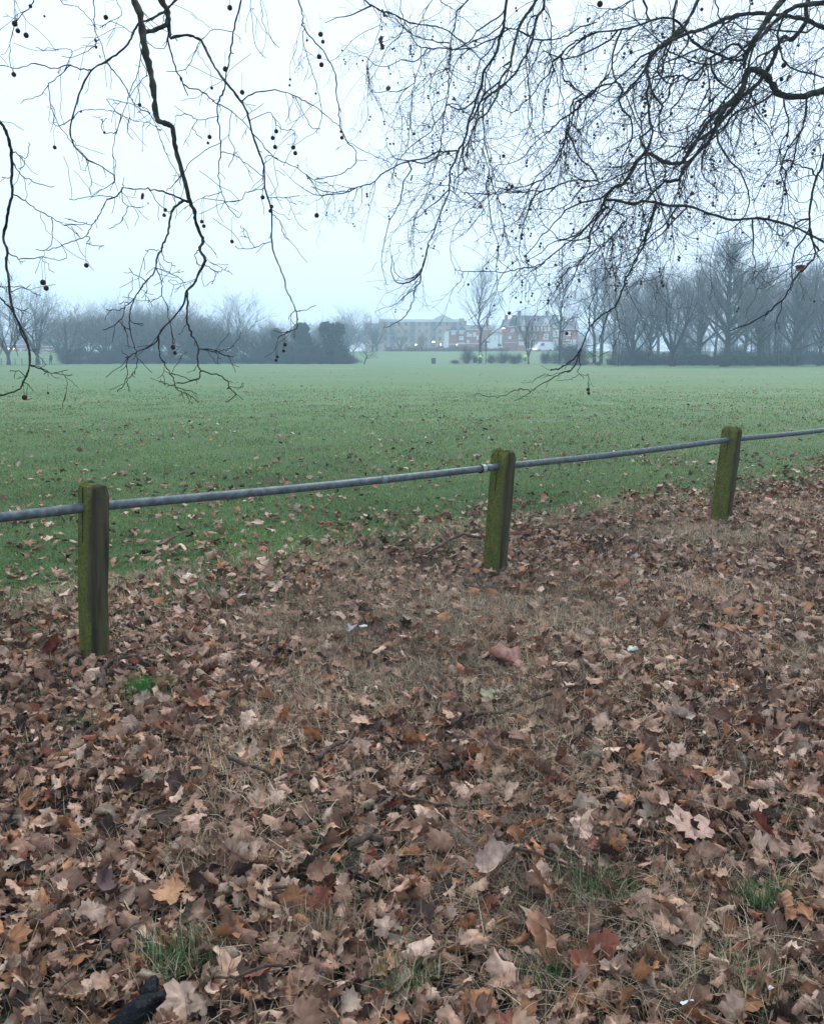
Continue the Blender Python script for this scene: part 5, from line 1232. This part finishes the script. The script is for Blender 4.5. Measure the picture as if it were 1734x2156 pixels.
BALLS_L = '62,98,12 75,128,10 110,147,11 128,25,8 58,312,10 445,72,10 966,31,11 947,289,11 1018,387,10 587,440,8 230,619,8 881,575,9 874,600,6 1161,551,9 1146,579,9 1156,617,9 1232,619,9 1241,643,9 1347,143,10 1357,174,8 1341,237,10 1351,271,10 1437,578,8 1104,829,9 1142,868,8 1136,886,8 1331,905,10 695,882,8 690,904,8 848,931,8 857,950,8 975,1015,8 363,1115,10 181,1187,12 194,1211,11 727,1460,10 735,1483,8 1198,1449,8 1192,1475,7 1166,1500,6 1160,1515,6 103,1671,11 202,1652,5 340,468,5 187,67,5 1327,392,5 1542,815,5 1543,825,5'
BALLS_R = [('G', '340,917,13 760,1066,13 915,1475,13 920,1502,12 41,708,9 464,502,9 480,535,10 173,590,8 152,605,6 250,576,6 257,596,6 679,566,10 630,707,11 461,771,6 483,830,6 460,793,5 430,760,5 590,838,5 604,790,5 350,778,5 362,765,5 230,861,7 205,328,6 199,347,6 308,213,5 345,224,5 388,199,5 573,152,7 565,194,6 478,305,6 387,649,5 432,677,6 523,822,5 458,878,5 605,992,5 527,965,6 792,797,6 767,801,6 1017,560,6 1030,449,6 970,612,6 1708,520,7 1706,542,6 1567,340,6 793,1070,5 743,878,5'),
           ('C', '1120,1138,13 1182,1360,14 1602,218,7 919,300,9 910,323,8 865,712,7 860,742,7 684,1392,8 682,1422,8 704,1533,8 1385,1564,8 1394,1521,6 650,1617,6 660,1648,6 140,875,7 148,850,7 75,960,6 292,1049,8 318,1049,8 597,992,6 606,983,6 535,1083,6 522,1104,6 127,500,8 127,530,7 92,440,8 294,538,7 283,495,7 310,357,8 665,162,6 536,747,6 464,750,5 345,742,6 788,145,6'),
           ('D', '98,27,22 325,378,14 1440,475,18 842,66,12 1425,578,14 409,483,10 202,826,10 940,1505,7 925,1443,6')]
def plane_tree(label, traces, trunk_xy, root_top, dens, seed, ballsrc, leaf_pts):
    rg = random.Random(seed)
    T0 = Vector((trunk_xy[0], trunk_xy[1], 0)); r = empty('plane_tree', T0); tag(r, label, 'tree')
    mb = MB(); mb.tube([Vector((0, 0, -.2)), Vector((0, .05, .8)), Vector((.05, 0, 3)), Vector((0, 0, root_top - .5)), Vector((-.1, 0, root_top + 3)), Vector((.1, 0, root_top + 7))], [.75, .55, .48, .42, .3, .15], 14); mb.build('trunk', M['limb'], r, True)
    samples = []          # (src x, src y, depth, point)
    tips = []; allpts = []
    for n_, (c, w0, w1, dep, s) in enumerate(traces):
        xy = [cpt(c, *map(float, q.split(','))) for q in s.split()]; sc = CR[c][2]
        best = None; root = False
        if dep is not None and samples and 0 < xy[0][0] < 3290 and xy[0][1] > 4: dep = None; fx_ = True
        if dep is None:
            x0, y0 = xy[0]
            for q in samples:
                d = (q[0] - x0) ** 2 + (q[1] - y0) ** 2
                if best is None or d < best[0]: best = (d, q)
            d0 = best[1][2]
            if best[0] > 1: xy[0] = (best[1][0], best[1][1])
        else: d0 = dep; root = True
        L = sum(math.dist(a, b) for a, b in zip(xy, xy[1:])) / 3461 * d0
        slope = rg.uniform(-.25, .25) * L; ph = rg.uniform(0, 6.28); acc = 0; tot = max(1e-6, sum(math.dist(a, b) for a, b in zip(xy, xy[1:])))
        P = []; Rd = []; fx = []
        for i in range(len(xy)):
            if i: acc += math.dist(xy[i - 1], xy[i])
            fx.append(acc / tot)
        for i in range(len(xy)):
            nsub = 4 if i < len(xy) - 1 else 1
            for k in range(nsub):
                if i < len(xy) - 1:
                    p0 = xy[max(i - 1, 0)]; p1 = xy[i]; p2 = xy[i + 1]; p3 = xy[min(i + 2, len(xy) - 1)]; t = k / nsub
                    X = .5 * (2 * p1[0] + (p2[0] - p0[0]) * t + (2 * p0[0] - 5 * p1[0] + 4 * p2[0] - p3[0]) * t * t + (3 * p1[0] - p0[0] - 3 * p2[0] + p3[0]) * t ** 3)
                    Y = .5 * (2 * p1[1] + (p2[1] - p0[1]) * t + (2 * p0[1] - 5 * p1[1] + 4 * p2[1] - p3[1]) * t * t + (3 * p1[1] - p0[1] - 3 * p2[1] + p3[1]) * t ** 3)
                    f = fx[i] + (fx[i + 1] - fx[i]) * t
                else: X, Y = xy[i]; f = 1
                jt = 1.2 if w0 * sc > 9 else 2.1; X += rg.gauss(0, jt); Y += rg.gauss(0, jt)
                D = d0 + slope * f + .12 * L * math.sin(f * 4 + ph) - .12 * L * math.sin(ph)
                px, py = S(X, Y); p = at_depth(px, py, D)
                wd = (w0 + (w1 - w0) * f) * sc; rad = max(.0022 if D < 7.5 else .0026, .5 * wd * (1.0 if seed == 3 else 1.15) * D / 3461 * (1 + .12 * rg.gauss(0, 1)))
                P.append(p); Rd.append(rad); samples.append((X, Y, D, p))
        if root:      # carry it on to the trunk, outside the frame
            top = xy[0][1] < 5; e = Vector((T0.x, T0.y, P[0].z + rg.uniform(1.2, 3.2) if top else min(root_top + rg.uniform(-.8, .8), P[0].z + 1))); a = P[0]; m1 = a.lerp(e, .5); m1.z = max(a.z, e.z) + .5; q = P[0] - P[min(3, len(P) - 1)]
            a1 = a + q.normalized() * .7
            ext = [e, e.lerp(m1, .5) + Vector((0, 0, .2)), m1, m1.lerp(a1, .55), a1]; P2 = ext + P; rr = [max(.05, Rd[0] * 1.6), max(.04, Rd[0] * 1.4), max(.03, Rd[0] * 1.2), Rd[0] * 1.1, Rd[0]] + Rd
        else: P2, rr = P, Rd
        mb = MB(); mb.tube([p - T0 for p in P2], rr, 8 if w0 * sc > 9 else 5)
        # knuckles and side twigs
        Ltot = sum((P[i + 1] - P[i]).length for i in range(len(P) - 1))
        n = int(Ltot * dens * (1 if w0 * sc < 12 else 1.3)) + 1
        def twig(p, d, L, rad, lev):
            mr_ = .0018 if p.y < 7.5 else .0024; k = 5 if lev == 0 else 4; pts = [p]; rs = [rad]; dd = d.copy(); side = Vector((rg.gauss(0, 1), rg.gauss(0, 1), rg.gauss(0, 1))).normalized()
            for i in range(k):
                dd = (dd + side * (.30 if i % 2 else -.30) + Vector((rg.gauss(0, .16), rg.gauss(0, .16), rg.gauss(0, .16) - .06 + (.14 if i == k - 1 else 0)))).normalized()
                pts.append(pts[-1] + dd * L / k); rs.append(max(mr_, rad * (1 - .6 * (i + 1) / k)))
                if lev < 2 and rg.random() < (.55 if lev == 0 else .4):
                    sd = dd.cross(Vector((rg.gauss(0, 1), rg.gauss(0, 1), rg.gauss(0, 1)))).normalized()
                    twig(pts[-1], (dd * .7 + sd * .75).normalized(), L * rg.uniform(.3, .6), max(mr_, rs[-1] * .75), lev + 1)
            mb.tube([q - T0 for q in pts], rs, 4 if lev == 0 else 3, cap=False); tips.append(pts[-1]); allpts.extend(pts[1:])
        for _ in range(n):
            i = rg.randrange(1, len(P) - 1) if len(P) > 3 else 1; t = (P[min(i + 1, len(P) - 1)] - P[i - 1])
            if t.length < 1e-5: continue
            t.normalize(); sd = t.cross(Vector((rg.gauss(0, 1), rg.gauss(0, 1), rg.gauss(0, 1)))).normalized()
            if sd.z > 0 and rg.random() < .45: sd.z *= -1
            d = (t * rg.uniform(.3, 1) + sd * rg.uniform(.5, 1.1)).normalized()
            Dn = (P[i] - Vector((0, 0, EYE))).length; big = Dn > 8
            if seed == 4 and P[i].z < 2.6:
                if rg.random() < .6: continue
                big = False
            L = rg.choice((.03, .05, .09, .16, .26)) * rg.uniform(.8, 1.2) if not big else rg.uniform(.2, .85)
            twig(P[i], d, L, min(Rd[i] * .6, .0022 if not big else .0055), (2 if rg.random() < .6 else 1) if not big else 0)
        if seed == 4:      # long hanging shoots
            for _ in range(int(Ltot * 1.35)):
                i = rg.randrange(1, len(P)); p = P[i]
                if p.z < 2.7: continue
                dd = Vector((-.45 + rg.gauss(0, .25), rg.gauss(0, .3), -.75 + rg.gauss(0, .3))).normalized(); L = rg.uniform(.7, 2.2) * (1 if P[i].z > 3.4 else .45); k = int(L / .13) + 2
                pts = [p]; rs = [min(Rd[i], .013)]; cv = Vector((rg.gauss(0, .05), rg.gauss(0, .04), rg.gauss(-.02, .05)))
                for j in range(k):
                    dd = (dd + cv + Vector((rg.gauss(0, .30), rg.gauss(0, .2), rg.gauss(0, .30)))).normalized(); pts.append(pts[-1] + dd * .13); rs.append(max(.0034, rs[0] * (1 - .75 * j / k)))
                if pts[-1].z < 1.9: continue
                mb.tube([q - T0 for q in pts], rs, 4, cap=False)
                for j in range(2, len(pts) - 1, 2):
                    sd = Vector((rg.gauss(0, 1), rg.gauss(0, 1), rg.gauss(0, 1) - .3)).normalized(); twig(pts[j], (pts[j + 1] - pts[j]).normalized() * .6 + sd * .8, rg.uniform(.12, .5), .0032, 1)
        mb.build('branch', M['limb'] if w0 * sc > 9 else M['bark'], r, True); allpts.extend(P)
    # seed balls on their stalks
    up = [(q[0], q[1], q[2], q[3]) for q in samples]; nb = 0
    def ball(o3, rad, stalk):
        b = MB(); b.sphere(o3 - T0, rad, 12, 9, 1, .10); b.tube([q - T0 for q in stalk], [.0013] * len(stalk), 3, cap=False); return b
    for c, st in ballsrc:
        for q in st.split():
            x, y, rr = map(float, q.split(',')); X, Y = cpt(c, x, y); rs_ = rr * CR[c][2]; best = None
            for u in up:
                dy = Y - u[1]
                if 8 < dy < 190 and abs(u[0] - X) < 40:
                    k = abs(u[0] - X) * 1.5 + abs(dy - 80); 
                    if best is None or k < best[0]: best = (k, u)
            D0 = 3461 * .0155 / rs_
            if best and .55 < best[1][2] / D0 < 1.8: D = best[1][2]; a = best[1][3]
            else: D = min(max(D0, 4.5), 15); a = None
            px, py = S(X, Y); p = at_depth(px, py, D)
            if a is None: a = p + Vector((0, 0, .12))
            stalk = [a, a + (p - a) * .15 + Vector((0, 0, .004)), Vector((p.x, p.y, p.z + (a.z - p.z) * .75)), p]
            nb += 1
            b = ball(p, rs_ * D / 3461, stalk)
            if nb <= 96: b.build('seed_ball', M['ball'], r, True)
            else: extra.V and None
    ex = MB()
    cand = [p for p in tips if (p - Vector((0, 0, EYE))).length > 8] if seed == 4 else tips
    for p in rg.sample(cand, min(len(cand), 560 if seed == 4 else 10)):
        if p.z < 2.3: continue
        L = rg.uniform(.05, .14); e = len(ex.V); c = p - Vector((rg.gauss(0, .006), rg.gauss(0, .006), L)) - T0
        rad = rg.choice([.006, .008, .014, .016, .017]) * (1 if seed == 4 else .6)
        ex.sphere(c, rad, 8, 6); ex.tube([p - T0, c], [.0015, .0015], 3, cap=False)
        if rg.random() < .5: c2 = c - Vector((rg.gauss(0, .012), rg.gauss(0, .008), .038)); ex.sphere(c2, rad, 8, 6)
    o = ex.build('small_seed_balls', M['ball'], r, True); o['kind'] = 'stuff'
    for (c, x, y, s) in leaf_pts:
        X, Y = cpt(c, x, y); bst = min(samples, key=lambda u: (u[0] - X) ** 2 + (u[1] - Y) ** 2); px, py = S(X, Y); p = at_depth(px, py, bst[2])
        V, T, vw = leaf_shape(int(x), True); sz = s * CR[c][2] * bst[2] / 3461 * 1.3
        A = np.array(Matrix.Rotation(rg.uniform(0, 6), 3, 'Z') @ Matrix.Rotation(1.2, 3, 'X')); V = (V * sz) @ A.T + np.array(p - T0)
        lo = obj('dead_leaf', np_mesh('dead_leaf', V, T, M['hangleaf']), r)
        mb = MB(); mb.tube([bst[3] - T0, p - T0], [.001, .001], 3); mb.build('leaf_stalk', M['bark'], lo)
    print(label[:20], 'samples', len(samples), 'tips', len(tips), 'balls', nb)
class extra: V = None
plane_tree('near plane tree whose thick drooping limb and sparse twigs fill the upper left', LEFT, (-5.6, 2.6), 5.2, 6.0, 3, [('A', BALLS_L)], [('A', 598, 832, 26), ('A', 622, 855, 12), ('A', 418, 240, 14)])
plane_tree('plane tree whose heavy limbs and dense curtain of twigs fill the upper right', RIGHT, (11.2, 10.6), 6.0, 6.0, 4, BALLS_R,
    [('C', 212, 325, 75), ('C', 236, 100, 40), ('C', 280, 645, 34), ('C', 450, 1303, 34), ('C', 598, 1452, 36), ('C', 712, 1115, 40), ('C', 848, 1140, 28), ('C', 845, 1240, 28), ('C', 757, 730, 26), ('C', 640, 680, 24), ('C', 257, 1018, 30),
     ('G', 845, 682, 32), ('G', 793, 263, 30), ('G', 892, 205, 30), ('G', 930, 280, 22), ('G', 510, 92, 24), ('G', 130, 145, 24), ('G', 1165, 370, 26), ('G', 1675, 45, 32), ('D', 1190, 812, 26), ('D', 1485, 575, 40), ('D', 118, 1135, 28), ('D', 335, 1135, 22), ('D', 773, 1418, 28), ('D', 790, 1000, 24), ('B', 1635, 1130, 30)])

# ---------------------------------------------------------------- haze
mb = MB(); mb.box((0, 210, 14.5), (720, 560, 31)); hz = mb.build('haze', None); tag(hz, kind='stuff'); hz['label'] = 'thin blue morning haze over the whole park'
m = bpy.data.materials.new('haze'); m.use_nodes = True; t = m.node_tree; t.nodes.clear(); o_ = t.nodes.new('ShaderNodeOutputMaterial'); pv = t.nodes.new('ShaderNodeVolumePrincipled')
pv.inputs['Color'].default_value = (.62, .84, 1.0, 1); pv.inputs['Density'].default_value = .0017; pv.inputs['Anisotropy'].default_value = 0.1
t.links.new(pv.outputs[0], o_.inputs['Volume']); hz.data.materials.append(m)
